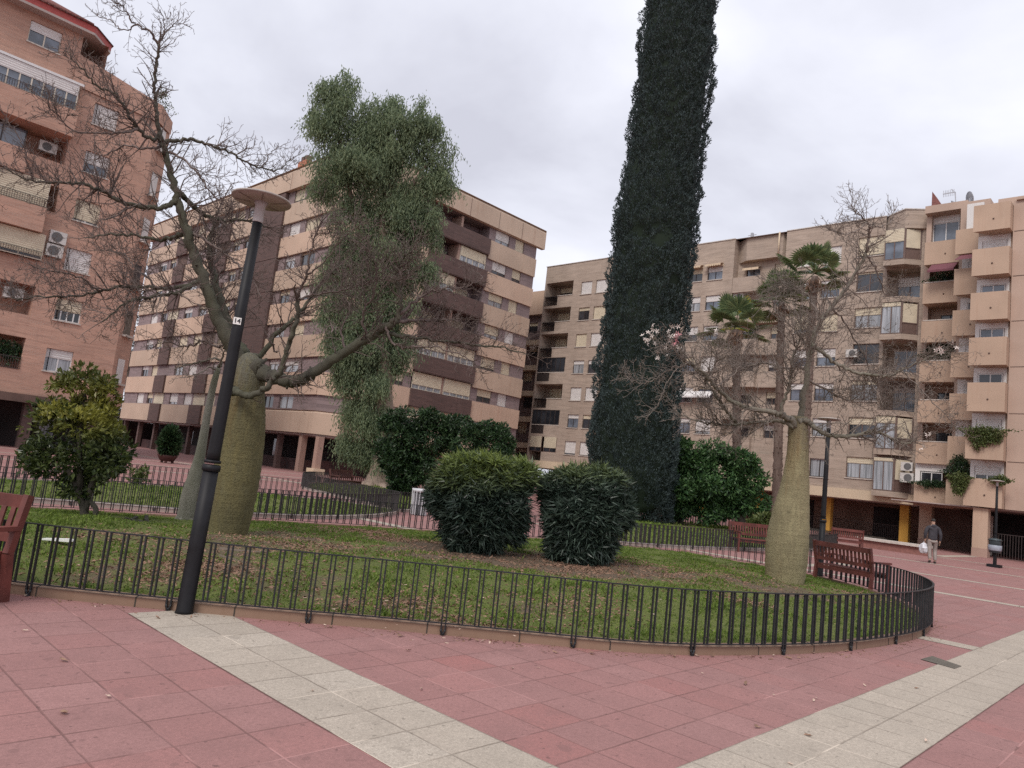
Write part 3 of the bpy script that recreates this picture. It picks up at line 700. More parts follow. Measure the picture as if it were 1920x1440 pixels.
for k in range(8):                                               # brown strips of the left face: parapets with shuttered gaps
    z0 = 6.1+FL*(k-1)
    if k == 7: break
    for (a, b) in strips:
        wide = (b-a) > 4; m = MB()
        C1.box(m, a+.02, b-.02, z0-.02 if not wide else z0, z0+1.85 if not wide else z0+3.0, .01, .34)
        obj('brown_parapet', m, 'brown_brick', Cb)
    for (a, b) in strips[:2]:
        m = MB(); zz = z0+1.87
        for i in range(10): C1.quad(m, a+.1, b-.1, zz+i*.116, zz+i*.116+.108, .03+.006*(i % 2))
        if k % 3 != 1: obj('balcony_shutter', m, ['shutter_cream', 'shutter_white', 'brown_inside'][k % 3], Cb)
for k in range(6):
    m = MB(); C2.box(m, BX0, BX1, ZP[k], ZP[k]+1.45, .0, .32)
    C2.box(m, BX0+.1, BX1-.1, ZP[k]-.08, ZP[k], -1.45, .3)
    obj('brown_parapet', m, 'brown_brick', Cb)
    zt = ZP[k+1] if k < 5 else 24.35
    mid = 41.85; m = MB(); C2.box(m, mid-.12, mid+.12, ZP[k]+1.45, zt-.1, -1.4, .02); obj('balcony_divider', m, 'pink_column', Cb)
    for j, (a, b) in enumerate(((BX0+.15, mid-.15), (mid+.15, BX1-.15))):
        kind = [[2, 2], [1, 1], [0, 0], [1, 0], [0, 1], [0, 0]][k][j]
        if k == 0: kind = 2
        zb = ZP[k]+1.46
        if kind: C2.win(Cb, a, b, zb, zt-.12, .62 if kind == 1 else [.74, .8][j], 'curtain_glass', 'frame_cream', 'shutter_cream', 4, None, hole=False, d=.0, name='balcony_glazing')
        else: C2.win(Cb, a+.6, b-.5, ZP[k]+.1, zt-.5, .3, 'dark_glass', 'frame_dark', 'shutter_cream', 2, None, hole=False, d=-1.45, name='balcony_door')
C2.win(Cb, BX0+.15, BX1-.15, 4.95, 6.4, .8, 'curtain_glass', 'frame_cream', 'shutter_cream', 6, None, hole=False, d=0., name='balcony_glazing')
m = MB(); m.box(32.4, 52, 51.2, 91.5, 3.1, 26.1); obj('inner_core', m, 'brown_inside', Cb)
m = MB(); m.quad((51.95, 49, 3.05), (51.95, 60, 3.05), (51.95, 60, 26.2), (51.95, 49, 26.2)); m.quad((30.6, 92, 3.05), (45, 92, 3.05), (45, 92, 26.2), (30.6, 92, 26.2)); obj('end_wall', m, 'beige', Cb)
m = MB(); m.prism([(30.7, 91.9), (30.7, CY0), (CX0, 49.1), (51.9, 49.1), (51.9, 58), (36, 91.9)], 2.88, 3.04); obj('arcade_ceiling', m, 'soffit', Cb)
for i, y in enumerate(list(np.arange(56.2, 92, 4.45))):
    m = MB(); m.box(31.0, 31.42, y-.2, y+.2, 0, 2.88); obj('column', m, 'brown_brick', Cb)
for (x, y) in ((30.95, 49.75), (30.9, 52.1), (37, 49.5), (43, 49.5), (49, 49.5)):
    m = MB(); m.box(x-.24, x+.24, y-.24, y+.24, .0, 2.88); c_ = obj('column', m, 'pink_column', Cb)
    if y < 50: m = MB(); m.box(x-.5, x+.5, y-.5, y+.5, 0, .42); obj('plinth', m, 'cream', c_)
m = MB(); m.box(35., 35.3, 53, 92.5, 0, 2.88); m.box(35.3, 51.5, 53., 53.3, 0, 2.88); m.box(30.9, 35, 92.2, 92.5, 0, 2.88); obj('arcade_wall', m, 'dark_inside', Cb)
m = MB(); m.box(32.6, 32.75, 52.6, 90, .0, .95); m.box(32.6, 51, 51.6, 51.75, 0, 1.05); obj('low_wall', m, 'red_inside', Cb)
m = MB(); grille(C2, m, 31.6, 51, 1.05, 1.75, -2.65, .14); obj('railing', m, 'railing', Cb)
for y in (62.5, 69., 75.2, 82.):
    m = MB(); m.box(34.95, 34.99, y, y+1.5, .6, 2.5); obj('shop_window', m, 'curtain_glass', Cb)
m = MB(); m.box(31., 32.1, 58.7, 60.1, 26.36, 27.5); ch = obj('chimney', m, 'chimney_red', Cb)
for y in (58.95, 59.6): m = MB(); m.box(31.2, 31.7, y-.05, y+.4, 27.5, 28.05); obj('chimney_pot', m, 'brown_inside', ch)
# ---- F: narrow link between C and D, set back
Fb = empty('link_building', (58.5, 52, 0), 'narrow beige link block with stacked brown balconies between two larger blocks', 'building')
FF_ = Face('X', 58.6); zt = float(onX(1021, 548, 58.6)[2])
for k in range(6):
    z = 2.4+2.8*k
    FF_.win(Fb, 53.4+.4*(k % 2), 54.7+.4*(k % 2), z+.95, z+2.2, [.3, .9, .0, .8, .4, .3][k], 'dark_glass', 'frame_dark', 'shutter_cream', 2, None)
m = MB(); FF_.wall(m, 51.9, 64, 0, zt); obj('wall', m, 'mauve_brick', Fb)
m = MB(); FF_.box(m, 51.9, 64, zt-2.6, zt+.05, .0, .5); obj('roof_band', m, 'beige', Fb)
for k in range(6):
    z = 2.4+2.8*k; m = MB(); FF_.box(m, 52., 58, z-.55, z, .0, .9); sl_ = obj('balcony_slab', m, 'cream', Fb)
    m = MB(); grille(FF_, m, 52.05, 57.9, z+.03, z+.95, .84, .11, .03); obj('balcony_rail', m, 'frame_brown', sl_)
# ---- D: long grey-brown brick block
Db = empty('apartment_block', (57, 33, 0), 'long grey-brown brick block with white roller shutters, behind the palms and cypress', 'apartment block')
D = Face('X', 57.); DR = Face('X', 57.9)
P = 2.75
def dtop(k): return 22.05-P*k
for k in range(7):                                               # k = 0 is the top floor
    zt = dtop(k) if k < 6 else 5.62; zb = zt-1.33
    for j, (a, b) in enumerate(((45.5, 46.9), (43.55, 45.0), (40.3, 41.7), (38.4, 39.8), (36.4, 37.6), (33.05, 34.45), (31.1, 32.55))):
        sh = {0: [1, 1, 1, 1, .5, .45, .45], 1: [.25, 1, .5, 1, 1, .42, .42], 2: [1, 1, .3, 1, 1, .55, .6], 3: [.3, .3, 1, 1, .2, .5, 1.], 4: [1, 1, .6, .3, 1, .45, .1], 5: [.3, .3, 1, .4, .4, .3, .8], 6: [.9, .95, 1, .5, 1, .3, 1]}[k][j]
        D.win(Db, a, b, zb, zt, sh, random.choice(['dark_glass', 'sky_glass', 'curtain_glass']), 'frame_dark', random.choice(['shutter_white', 'shutter_white', 'shutter_cream']), 2)
    for j, (a, b) in enumerate(((22.9, 24.36), (21.0, 22.45))):
        sh = {0: [1, 1], 1: [.75, .55], 2: [.8, 1], 3: [.5, .5], 4: [.35, .3], 5: [.2, .25], 6: [1, .05]}[k][j]
        zt2 = zt+(.33 if k < 6 else -.1); D.win(Db, a, b, zt2-1.4, zt2, sh, 'curtain_glass' if k > 4 else 'sky_glass', 'frame_dark', 'shutter_white' if k != 2 else 'shutter_cream', 2)
    # left corner: loggia with a brick parapet and a railing
    lt = [22.35, 19.55, 16.75, 14.2, 11.4, 8.7, 5.9][k]; lb = lt-1.55
    D.holes.append((47.98, 51.7, lb, lt, 1.6)); D.holes.append((49.95, 51.7, lb-.95, lb, 1.6))
    if k in (3, 5):
        D.win(Db, 48.0, 51.68, lb+.02, lt, .0, 'dark_glass', 'frame_dark', 'shutter_white', 6, 'stone_light', hole=False, d=-.06, name='balcony_glazing')
        m = MB(); D.box(m, 49.97, 51.68, lb-.93, lb-.01, -.1, -.04); obj('balcony_panel', m, 'frame_dark', Db)
    elif k == 6:
        D.win(Db, 48.0, 49.7, lb, lt, .72, 'dark_glass', 'frame_brown', 'shutter_cream', 2, None, hole=False, d=-.06, name='balcony_glazing'); D.win(Db, 50.0, 51.65, lb, lt, .72, 'dark_glass', 'frame_brown', 'shutter_cream', 2, None, hole=False, d=-.06, name='balcony_glazing')
    else:
        m = MB(); grille(D, m, 49.97, 51.75, lb-.93, lb+.05, .02, .10, .02); obj('balcony_rail', m, 'railing', Db)
        m = MB(); D.box(m, 47.9, 50.0, lb, lb+.06, -.05, .05); obj('coping', m, 'stone_light', Db)
        D.win(Db, 49.3, 50.9, lb-.85, lt-.25, [.25, .35, .95, 0, .8, 0, 0][k], 'dark_glass', 'frame_dark', 'shutter_cream', 2, None, hole=False, d=-1.58, name='balcony_door'); D.win(Db, 48.1, 48.9, lb-.1, lt-.25, .55, 'dark_glass', 'frame_brown', 'shutter_cream', 1, None, hole=False, d=-1.58)
    # set-back bay with brick parapets
    if k < 6:
        zz = 22.1-P*k; DR.win(Db, 28.05, 29.3, zz-1.4, zz-.45, .1, 'sky_glass' if k < 2 else 'dark_glass', 'frame_dark', 'shutter_white', 2, None); DR.win(Db, 25.75, 26.75, zz-1.4, zz-.3, [.75, .5, .5, .6, .45, .4][k], 'dark_glass', 'frame_brown', 'shutter_cream' if k % 2 == 0 else 'shutter_white', 2, None)
    # glazed end bay
    zt3 = 22.78-2.8*k if k < 6 else 5.82
    D.holes.append((15.3, 17.6, zt3-2.35, zt3, 1.5))
    D.win(Db, 17.85, 19.75, zt3-1.55, zt3, [.92, .1, .38, .0, .2, .35, .3][k], 'curtain_glass' if k in (2, 4, 6) else 'dark_glass', 'frame_brown', 'shutter_cream', 2, rail=(k in (4,)))
    if k in (0, 2, 5, 6):
        D.win(Db, 16.25, 17.6, zt3-2.3, zt3, [.42, 0, .12, 0, 0, .2, .1][k], 'sky_glass' if k == 0 else 'curtain_glass', 'frame_brown', 'shutter_cream', 2, None, hole=False, d=.72, name='balcony_glazing')
        m = MB(); F45 = [(56.25, 16.2), (57.0, 15.35)]; a, b = F45
        m.quad((*a, zt3-1.5), (*b, zt3-1.5), (*b, zt3-.05), (*a, zt3-.05)); obj('corner_shutter', m, 'shutter_cream', Db)
        m = MB(); m.quad((*a, zt3-2.3), (*b, zt3-2.3), (*b, zt3-1.52), (*a, zt3-1.52)); m.bar((*a, zt3-2.3), (*a, zt3), .09); m.bar((*b, zt3-2.3), (*b, zt3), .09); m.bar((*a, zt3-1.5), (*b, zt3-1.5), .07); obj('corner_panel', m, 'frame_brown', Db)
    else:
        if k == 4: m = MB(); grille(D, m, 16.2, 17.6, zt3-2.3, zt3-.2, .7, .12, .025); grille(D, m, 15.35, 16.2, zt3-2.3, zt3-.2, .4, .12, .025); obj('balcony_grille', m, 'railing', Db)
        else: m = MB(); grille(D, m, 16.2, 17.6, zt3-2.3, zt3-1.35, .7, .11, .02); obj('balcony_rail', m, 'railing', Db)
        D.win(Db, 15.5, 17.2, zt3-2.3, zt3-.35, [0, .35, 0, .0, .2, 0, 0][k], 'sky_glass', 'frame_white' if k == 3 else 'frame_brown', 'shutter_white', 2, None, hole=False, d=-1.47, name='balcony_door')
    m = MB(); m.prism([(57.02, 17.65), (56.22, 17.65), (56.22, 16.2), (57.02, 15.25)][::-1], zt3-2.72, zt3-2.32); obj('balcony_slab', m, 'grey_brick', Db)
m = MB()
D.wall(m, 30.1, 51.9, 3.4, 24.2); D.wall(m, 17.8, 25.5, 3.4, 24.2); D.wall(m, 14.9, 17.8, 3.4, 22.8); DR.wall(m, 25.5, 30.1, 5.6, 24.2)
for k in range(6):                                               # bay: lintel/parapet of the set-back strip comes forward as a brick balcony
    zz = 22.1-P*k; m.prism([(57.9, 30.08), (57.02, 30.08), (57.02, 27.5), (57.35, 27.45), (57.35, 25.52), (57.9, 25.52)][::-1], zz-2.75, zz-1.42)
m.prism([(57.9, 30.08), (57.25, 29.1), (57.25, 25.9), (57.9, 25.52)][::-1], 22.2, 24.2)
m.quad((57, 30.1, 3.4), (57.9, 30.1, 3.4), (57.9, 30.1, 24.2), (57, 30.1, 24.2)); m.quad((57, 25.5, 3.4), (57.9, 25.5, 3.4), (57.9, 25.5, 24.2), (57, 25.5, 24.2))
m.prism([(57.2, 17.8), (56.95, 17.5), (56.2, 16.25), (56.95, 14.9), (57.2, 14.9)][::-1], 22.79, 24.2)
m.quad((57, 51.9, 3.4), (66, 51.9, 3.4), (66, 51.9, 24.2), (57, 51.9, 24.2)); m.quad((57, 25.5, 3.42), (57, 30.1, 3.42), (57, 30.1, 5.6), (57, 25.5, 5.6))
obj('wall', m, 'grey_brick', Db)
m = MB()
for a0, a1, c in ((30.1, 51.95, 57.), (17.8, 25.5, 57.)): m.box(c-.06, c+.3, a0, a1, 24.2, 24.27)
m.box(57.2, 58, 25.5, 30.1, 24.2, 24.27); m.prism([(57.25, 17.8), (56.9, 17.5), (56.12, 16.25), (56.9, 14.9), (57.25, 14.9)][::-1], 24.203, 24.28); m.quad((57, 14.9, 24.2), (66, 14.9, 24.2), (66, 51.9, 24.2), (57, 51.9, 24.2))
obj('coping', m, 'stone_light', Db)
m = MB(); D.box(m, 15., 52.3, 2.72, 3.42, -.3, .12); obj('fascia_band', m, 'cream', Db)
m = MB(); m.box(59.6, 66, 15.5, 51.8, 3, 24.1); obj('inner_core', m, 'brown_inside', Db)
m = MB(); m.box(57.2, 66, 14.9, 52, 2.66, 2.72); obj('arcade_ceiling', m, 'soffit', Db)
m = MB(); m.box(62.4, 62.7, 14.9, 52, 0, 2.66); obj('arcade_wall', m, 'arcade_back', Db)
for y0, y1 in ((17.2, 19.3), (24., 27.5)): m = MB(); m.box(62.3, 62.39, y0, y1, .1, 2.4); obj('entrance_door', m, 'dark_inside', Db)
for y in (16.0, 21.45, 26.9, 32.3, 37.8, 43.2, 48.6):
    m = MB(); m.box(58.3, 58.85, y-.3, y+.3, 0, 2.66); obj('column', m, 'yellow_paint', Db)
m = MB(); FR = Face('X', 59.6); grille(FR, m, 16.4, 21.2, .16, 1.15, 0, .13, .025); grille(FR, m, 22., 26.4, .05, 1.15, 0, .13, .025); obj('railing', m, 'railing', Db)
m = MB(); m.tube([(56.9, 26.1, 22.3), (56.9, 26.1, 24.2)], .07, 8); obj('drain_pipe', m, 'cream', Db)
for k, (a, b, z) in enumerate(((33.0, 34.5, 22.2), (31.05, 32.6, 22.2))):
    F_ = D; m = MB()
    F_.quad(m, a, b, z-.3, z, .02); m.quad(F_.pt(a, z, .03), F_.pt(b, z, .03), F_.pt(b, z-.18, .55), F_.pt(a, z-.18, .55))
    n = 9
    for i in range(n):
        x0, x1 = a+(b-a)*i/n, a+(b-a)*(i+1)/n; m.quad(F_.pt(x0, z-.18, .55), F_.pt(x1, z-.18, .55), F_.pt(x1-.02, z-.34, .56), F_.pt((x0+x1)/2, z-.4, .56), F_.pt(x0+.02, z-.34, .56))
    obj('awning', m, 'awning_cream', Db)
m = MB(); z = 21.75
m.quad((57.88, 27.95, z), (57.88, 29.4, z), (57.3, 29.4, z-.2), (57.3, 27.95, z-.2)); m.quad((57.3, 29.4, z-.2), (57.3, 27.95, z-.2), (57.3, 27.95, z-.4), (57.3, 29.4, z-.4)); obj('awning', m, 'awning_cream', Db)
m = MB(); z = 10.7; m.quad((56.98, 31.0, z), (56.98, 34.5, z), (56.3, 34.5, z-.5), (56.3, 31.0, z-.5)); m.quad((56.3, 31, z-.5), (56.3, 34.5, z-.5), (56.3, 34.5, z-.65), (56.3, 31, z-.65)); obj('awning', m, 'awning_white', Db)
ac_unit(DR, 29.6, 18.6, .35, 'white air conditioner in the brick recess left of the palms, below the frilled awnings', .9, .75)
ac_unit(D, 19.7, 13.3, .1, 'small air conditioner high on the brick wall above a balcony window, right block')
ac_unit(D, 15.35, 5.0, .75, 'upper of two stacked air conditioners beside the peach block', .75, .6)
ac_unit(D, 15.3, 4.2, .8, 'lower of two stacked air conditioners beside the peach block', .85, .65)
# ---- E: peach block with stepped balconies
Eb = empty('apartment_block', (51, 8, 0), 'peach rendered block with stepped solid balconies at the right edge', 'apartment block')
ER, EM, EL, EW = Face('X', 50.), Face('X', 53.), Face('X', 55.5), Face('X', 50.75)
rb = [2.87, 5.62, 8.45, 11.23, 14.0, 16.77, 19.57]; rt_ = [4.5, 7.4, 10.18, 12.92, 15.7, 18.45, 21.25]
EWR, EWM, EWL = Face('X', 51.05), Face('X', 54.0), Face('X', 57.2)
def sc(z, f): return (z-1.6)*f+1.6
mb_ = [sc(z, 53/50.) for z in (2.67, 5.27, 7.92, 10.5, 13.08, 15.65, 18.26)]; mt_ = [sc(z, 53/50.) for z in (4.3, 6.91, 9.51, 12.04, 14.68, 17.32, 19.84)]
lb_ = [sc(z, 55.5/50) for z in (2.59, 5.17, 7.7, 10.22, 12.74, 15.24, 17.78)]; lt_ = [sc(z, 55.5/50) for z in (3.99, 6.5, 9.08, 11.54, 14.11, 16.57, 19.27)]
ROOF = 21.5
for k in range(7):
    # tapering balcony tubs: the left cheek is cut back underneath
    for F_, a0, a1, z0, z1, back in ((ER, 8.68, 10.6, rb[k], rt_[k], EWR), (EM, 10.4, 12.22, mb_[k], mt_[k], EWM), (EL, 12.3, 14.7, lb_[k], lt_[k], EWL)):
        m = MB(); xf, xb = F_.c, back.c; cut = .75 if F_ is not EL else .15
        m.prism([(xf, a0), (xf, a1), (xf+.14, a1), (xf+.14, a0)], z0+.12, z1); m.prism([(xf+.14, a1-.12), (xf+.14, a1), (xb, a1-cut+.0), (xb, a1-cut-.12)], z0+.12, z1); m.box(xf+.14, xb, a0, a0+.12, z0+.12, z1)
        m.prism([(xf, a0), (xf, a1), (xb, a1-cut), (xb, a0)], z0, z0+.12)
        t_ = obj('balcony', m, 'peach', Eb)
        if F_ is not EM or k < 5:
            m = MB(); cy = (a0+a1)/2-.1; m.lathe([(.05, 0), (.05, .02)], (0, 0, 0), 8); vv = [(xf-.02-q[2], cy+q[0], z0+(z1-z0)*.42+q[1]) for q in m.v]; m.v = [tuple(q) for q in vv]; obj('drain_spout', m, 'brown_inside', t_)
    zt = rb[k+1] if k < 6 else None
    if k < 6:
        EWR.win(Eb, 9.0, 10.25, rt_[k]-.9, rb[k+1]-.35, [.1, .35, .0, .02, .05, .3][k] if k != 0 else .3, ['dark_glass', 'dark_glass', 'dark_glass', 'sky_glass', 'sky_glass', 'curtain_glass'][k], 'frame_white', 'shutter_white', 2, None, hole=False, name='window')
        m = MB(); EWR.box(m, 8.8, 8.97, rt_[k]-1, rb[k+1], .0, .06); EWR.box(m, 10.28, 10.5, rt_[k]-1, rb[k+1], .0, .06); EWR.box(m, 8.97, 10.28, rb[k+1]-.34, rb[k+1], .0, .06); obj('white_surround', m, 'white_paint', Eb)
        EWM.win(Eb, 10.6, 11.6, mt_[k]-.9, mb_[k+1]-.3, [.3, .35, .9, 1., .0, .3][k], 'dark_glass' if k < 3 else 'curtain_glass', 'frame_white', 'shutter_white', 2, None, hole=False)
        m = MB(); EWM.box(m, 11.62, 12.0, mt_[k]-1, mb_[k+1], .0, .07); EWM.box(m, 10.5, 11.62, mb_[k+1]-.29, mb_[k+1], .0, .07); obj('white_surround', m, 'white_paint', Eb)
        if k in (0,):
            EWL.win(Eb, 13.1, 14.4, lt_[k]-.9, lb_[k+1]-.55, .0, 'dark_glass', 'frame_white', 'shutter_white', 2, None, hole=False, d=1.3); m = MB(); EWL.box(m, 12.5, 14.75, lb_[k+1]-.5, lb_[k+1], 1.2, 1.4); EWL.box(m, 14.45, 14.75, lt_[k]-.9, lb_[k+1]-.5, 1.2, 1.4); obj('white_surround', m, 'white_paint', Eb)
        else:
            EWL.win(Eb, 12.7, 13.9, lt_[k]-1.2, lb_[k+1]-.5, 0, 'dark_glass', 'frame_dark', 'shutter_white', 2, None, hole=False, name='balcony_door')
            m = MB(); EL.box(m, 12.3, 14.6, lt_[k], lt_[k]+.07, -.16, .02); obj('coping', m, 'stone_light', Eb)
EWL.win(Eb, 12.9, 14.55, lt_[6]-.3, 23.0, .0, 'sky_glass', 'frame_white', 'shutter_white', 2, None, hole=False, d=.3)
m = MB(); EWL.box(m, 12.9, 14.85, 23.0, 23.5, .25, .4); EWL.box(m, 14.57, 14.85, lt_[6]-.3, 23., .25, .4); obj('white_surround', m, 'white_paint', Eb)
m = MB(); EM.box(m, 10.7, 11.65, mt_[6]-.05, mt_[6]+1.75, -.35, -.15); obj('white_screen', m, 'white_paint', Eb)
m = MB()
m.box(50.75, 62, -30, 8.66, 2.87, ROOF)
m.box(51.05, 62, 8.66, 10.5, 2.87, ROOF); m.box(54.0, 62, 10.5, 12.2, 2.87, 23.2); m.box(57.2, 62, 12.2, 14.88, 2.87, 24.); m.box(56.4, 57.2, 14.55, 14.88, 2.87, 24.)
m.box(55.8, 57.2, 12.2, 14.86, 23.5, 24.05)
obj('wall', m, 'peach_wall', Eb)
m = MB()
for z in rb[1:]: EW.box(m, -30, 8.6, z-.02, z+.02, .0, .012)
obj('floor_joint', m, 'brown_inside', Eb)
m = MB(); m.box(50.6, 50.9, -30, 8.5, ROOF, ROOF+.12); m.box(52, 60, -30, 9.7, ROOF+.0, ROOF+.75); obj('roof_parapet', m, 'peach_wall', Eb)
m = MB(); m.box(51, 66, -30, 14.8, 2.8, 2.86); obj('arcade_ceiling', m, 'soffit', Eb)
for (x, y) in ((50.6, 9.75), (56.5, 14.1), (51.6, 3.5)):
    m = MB(); m.box(x-.35, x+.35, y-.38, y+.38, .0, 2.8); c_ = obj('column', m, 'peach', Eb)
    m = MB(); m.box(x-.37, x+.37, y-.4, y+.4, 0, .5); obj('plinth', m, 'pink_column', c_)
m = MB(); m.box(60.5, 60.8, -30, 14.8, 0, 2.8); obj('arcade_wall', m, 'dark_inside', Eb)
m = MB(); m.box(56.2, 56.3, 10.2, 10.5, 0, 2.5); m.box(56.2, 56.3, 11.3, 11.36, 0, 2.5); m.box(56.2, 56.3, 10.5, 11.3, 2.4, 2.5); obj('door_frame', m, 'stone_light', Eb)
m = MB(); m.box(58, 60, 11.8, 14.2, 0, 2.8); obj('arcade_pier', m, 'brown_inside', Eb)
m = MB(); FR = Face('X', 51.4); grille(FR, m, 3.0, 9.2, .05, 1.45, 0, .14, .025); obj('railing', m, 'railing', Eb)
m = MB(); m.quad((55.45, 12.6, lb_[6]-.05), (55.45, 14.2, lb_[6]-.05), (54.4, 14.2, lb_[6]-.75), (54.4, 12.6, lb_[6]-.75)); m.quad((54.4, 14.2, lb_[6]-.75), (54.4, 12.6, lb_[6]-.75), (54.4, 12.6, lb_[6]-.9), (54.4, 14.2, lb_[6]-.9)); obj('awning', m, 'awning_maroon', Eb)
m = MB(); m.quad((53.1, 10.6, mb_[6]-.05), (53.1, 11.9, mb_[6]-.05), (52.3, 12.1, mb_[6]-.6), (52.3, 10.8, mb_[6]-.6)); obj('awning', m, 'awning_maroon', Eb)
hanging_plant(ER, 9.6, rt_[1], .0, 'long green plant spilling over the second balcony rim of the peach block', 1.9, 1.5, .3, n=1800)
hanging_plant(ER, 10.75, rt_[0]+.05, .05, 'green vine hanging down between the two lowest peach balconies', .9, 1.7, .3, n=1500)
hanging_plant(ER, 8.75, rt_[0], .05, 'brownish green tuft on the end of the lowest right balcony', .9, .35, .35, n=700)
hanging_plant(EL, 13.5, lt_[0], .1, 'low row of leafy plants on the lowest left balcony rim', 2.2, .35, .3, 'ficus_leaf', n=1100)
hanging_plant(EM, 11.5, mt_[0]+.55, .0, 'round dark shrub standing on the lowest middle balcony', 1.3, .9, 1.5, 'ficus_leaf', n=1900)
hanging_plant(EL, 13.4, lt_[5]+.35, -.6, 'dark plants under the maroon awning on the upper left balcony', 2., .5, .8, 'ficus_leaf', n=900)
hanging_plant(EL, 13.6, lt_[3]+.5, -.7, 'dark leafy plants filling the fourth left balcony', 2.2, .6, 1.4, 'ficus_leaf', n=1300)
# ---- roof things
def p3(u, v, x): return onX(u, v, x)
q = p3(1783, 384, 58); e = empty('tv_antenna', q, 'thin television aerial on the roof of the peach block', 'antenna')
t = p3(1791, 360, 58); b = p3(1792, 386, 58); m = MB(); m.bar(b, t, .06); obj('mast', m, 'metal_grey', e)
m = MB(); a1 = p3(1768, 364, 58); m.bar(a1, t, .05)
for f in np.linspace(.05, .9, 7): c = a1+(t-a1)*f; m.bar(c+np.array([0, 0, -.25]), c+np.array([0, 0, .25]), .03)
m.bar(p3(1784, 355, 58), p3(1792, 362, 58), .04); obj('boom', m, 'metal_grey', e)
for (u, v, lab, tilt) in ((1819, 372, 'pale satellite dish seen edge-on on the peach block roof', 1.2), (1793, 386, 'satellite dish peeking over the roof edge below the aerial', .2)):
    q = p3(u, v, 57.5); e = empty('satellite_dish', q, lab, 'satellite dish', 'satellite dishes on the roof'); m = MB(); m.lathe([(.02, .16), (.25, .12), (.42, .04), (.52, -.03), (.5, -.05), (.2, .1)], (0, 0, 0), 18)
    Rm = Matrix.Rotation(tilt, 3, 'Y') @ Matrix.Rotation(.9, 3, 'X'); m.v = [tuple(np.array(Rm @ Vector(w))+q) for w in m.v]; obj('reflector', m, 'metal_grey', e)
    m = MB(); m.bar(q, q-np.array([0, 0, .9]), .07); obj('post', m, 'metal_grey', e)
a = [p3(u, v, 60) for u, v in ((1748, 359), (1768, 388), (1770, 400), (1746, 400))]; m = MB()
off = np.array([1.4, 0, 0]); n = 4; vv = [p for p in a]+[p+off for p in a]; m.add(vv, [(0, 1, 2, 3), (7, 6, 5, 4)]+[(i, (i+1) % 4, 4+(i+1) % 4, 4+i) for i in range(4)])
tag(obj('roof_gable', m, 'roof_tile'), 'dark red triangular roof housing between the grey and peach blocks', 'roof housing')
q = p3(1410, 447, 60); m = MB(); m.bar(q-np.array([0, 0, .6]), q+np.array([0, 0, .5]), .22); m.bar(q+np.array([-.0, -.4, .3]), q+np.array([0, .4, .3]), .05)
tag(obj('roof_vent', m, 'metal_grey'), 'thin vent pipe on the grey brick roof right of the cypress', 'vent pipe')
q = p3(1318//1, 0, 60)
q = p3(982, 520, 64)
m = MB(); m.bar(p3(985, 549, 64), p3(987, 531, 64), .06); m.bar(p3(984, 535, 64), p3(990, 534, 64), .05); tag(obj('tv_antenna', m, 'metal_grey'), 'faint aerial in the gap between the beige and grey blocks', 'antenna')
# ---- A: orange brick block at the left edge
Ab = empty('apartment_block', (12, 48, 0), 'orange brick block with red tiled eave at the left edge', 'apartment block')
A = Face('Y', 48.); CHX = 15.0
AP = 3.0
for k in range(6):
    zb = 4.5+AP*k-.02*k; w = (11.45, 12.8)
    A.win(Ab, w[0]-.04*(k == 0), w[1], zb, zb+1.3, [.4, .55, 1., .9, .55, 1.][k], ['curtain_glass', 'dark_glass', 'dark_glass', 'dark_glass', 'sky_glass', 'sky_glass'][k], 'frame_white', 'shutter_cream' if k in (1, 3) else 'shutter_white', 4 if k == 1 else 2)
A.win(Ab, 7.6, 9.2, 22.6, 23.87, .42, 'sky_glass', 'frame_cream', 'shutter_white', 2)
A.holes.append((10.22, 11.6, 21.95, 24.3, 2.2))                  # roof terrace loggia
ops = [(4.32, 6.12), (7.4, 9.08), (10.55, 12.0), (13.5, 15.0), (16.4, 17.9), (19.5, 21.1)]
for k, (z0, z1) in enumerate(ops):
    if k == 5: continue
    A.holes.append((-2., 10.32 if k < 3 else 10.5, z0, z1, 1.5)); A.holes.append((-12., -3., z0, z1, 1.5))
m = MB(); A.wall(m, -14, 11.6, 3.0, 24.3); A.wall(m, 11.6, CHX, 3.0, 21.9)
obj('wall', m, 'orange_brick', Ab)
CW = 1.25
m = MB(); m.quad((CHX, 48, 3.), (CHX+CW, 48+CW, 3.), (CHX+CW, 48+CW, 21.9), (CHX, 48, 21.9)); m.quad((CHX+CW, 48+CW, 3), (CHX+CW, 75, 3), (CHX+CW, 75, 21.9), (CHX+CW, 48+CW, 21.9)); m.quad((-14, 48, 21.5), (CHX, 48, 21.5), (CHX+CW, 48+CW, 21.5), (CHX+CW, 75, 21.5), (-14, 75, 21.5))
obj('chamfer_wall', m, 'orange_brick', Ab)
for k in range(6):                                               # narrow windows and sills on the chamfer
    zb = 4.45+AP*k; c = np.array([CHX, 48.]); t = np.array([.7071, .7071]); nrm = np.array([.7071, -.7071])
    a, b = c+t*.45, c+t*1.25; m = MB()
    def pq(q, z, d): return (*(q+nrm*d), z)
    m.quad(pq(a, zb, .02), pq(b, zb, .02), pq(b, zb+1.5, .02), pq(a, zb+1.5, .02)); w_ = obj('window', m, 'dark_glass' if k in (1, 2) else 'shutter_white', Ab)
    m = MB(); m.bar(pq(a-t*.1, zb-.06, .12), pq(b+t*.1, zb-.06, .12), .3, .12); obj('sill', m, 'stone_light', w_)
m = MB()                                                         # parapet of the terrace: its top falls towards the corner
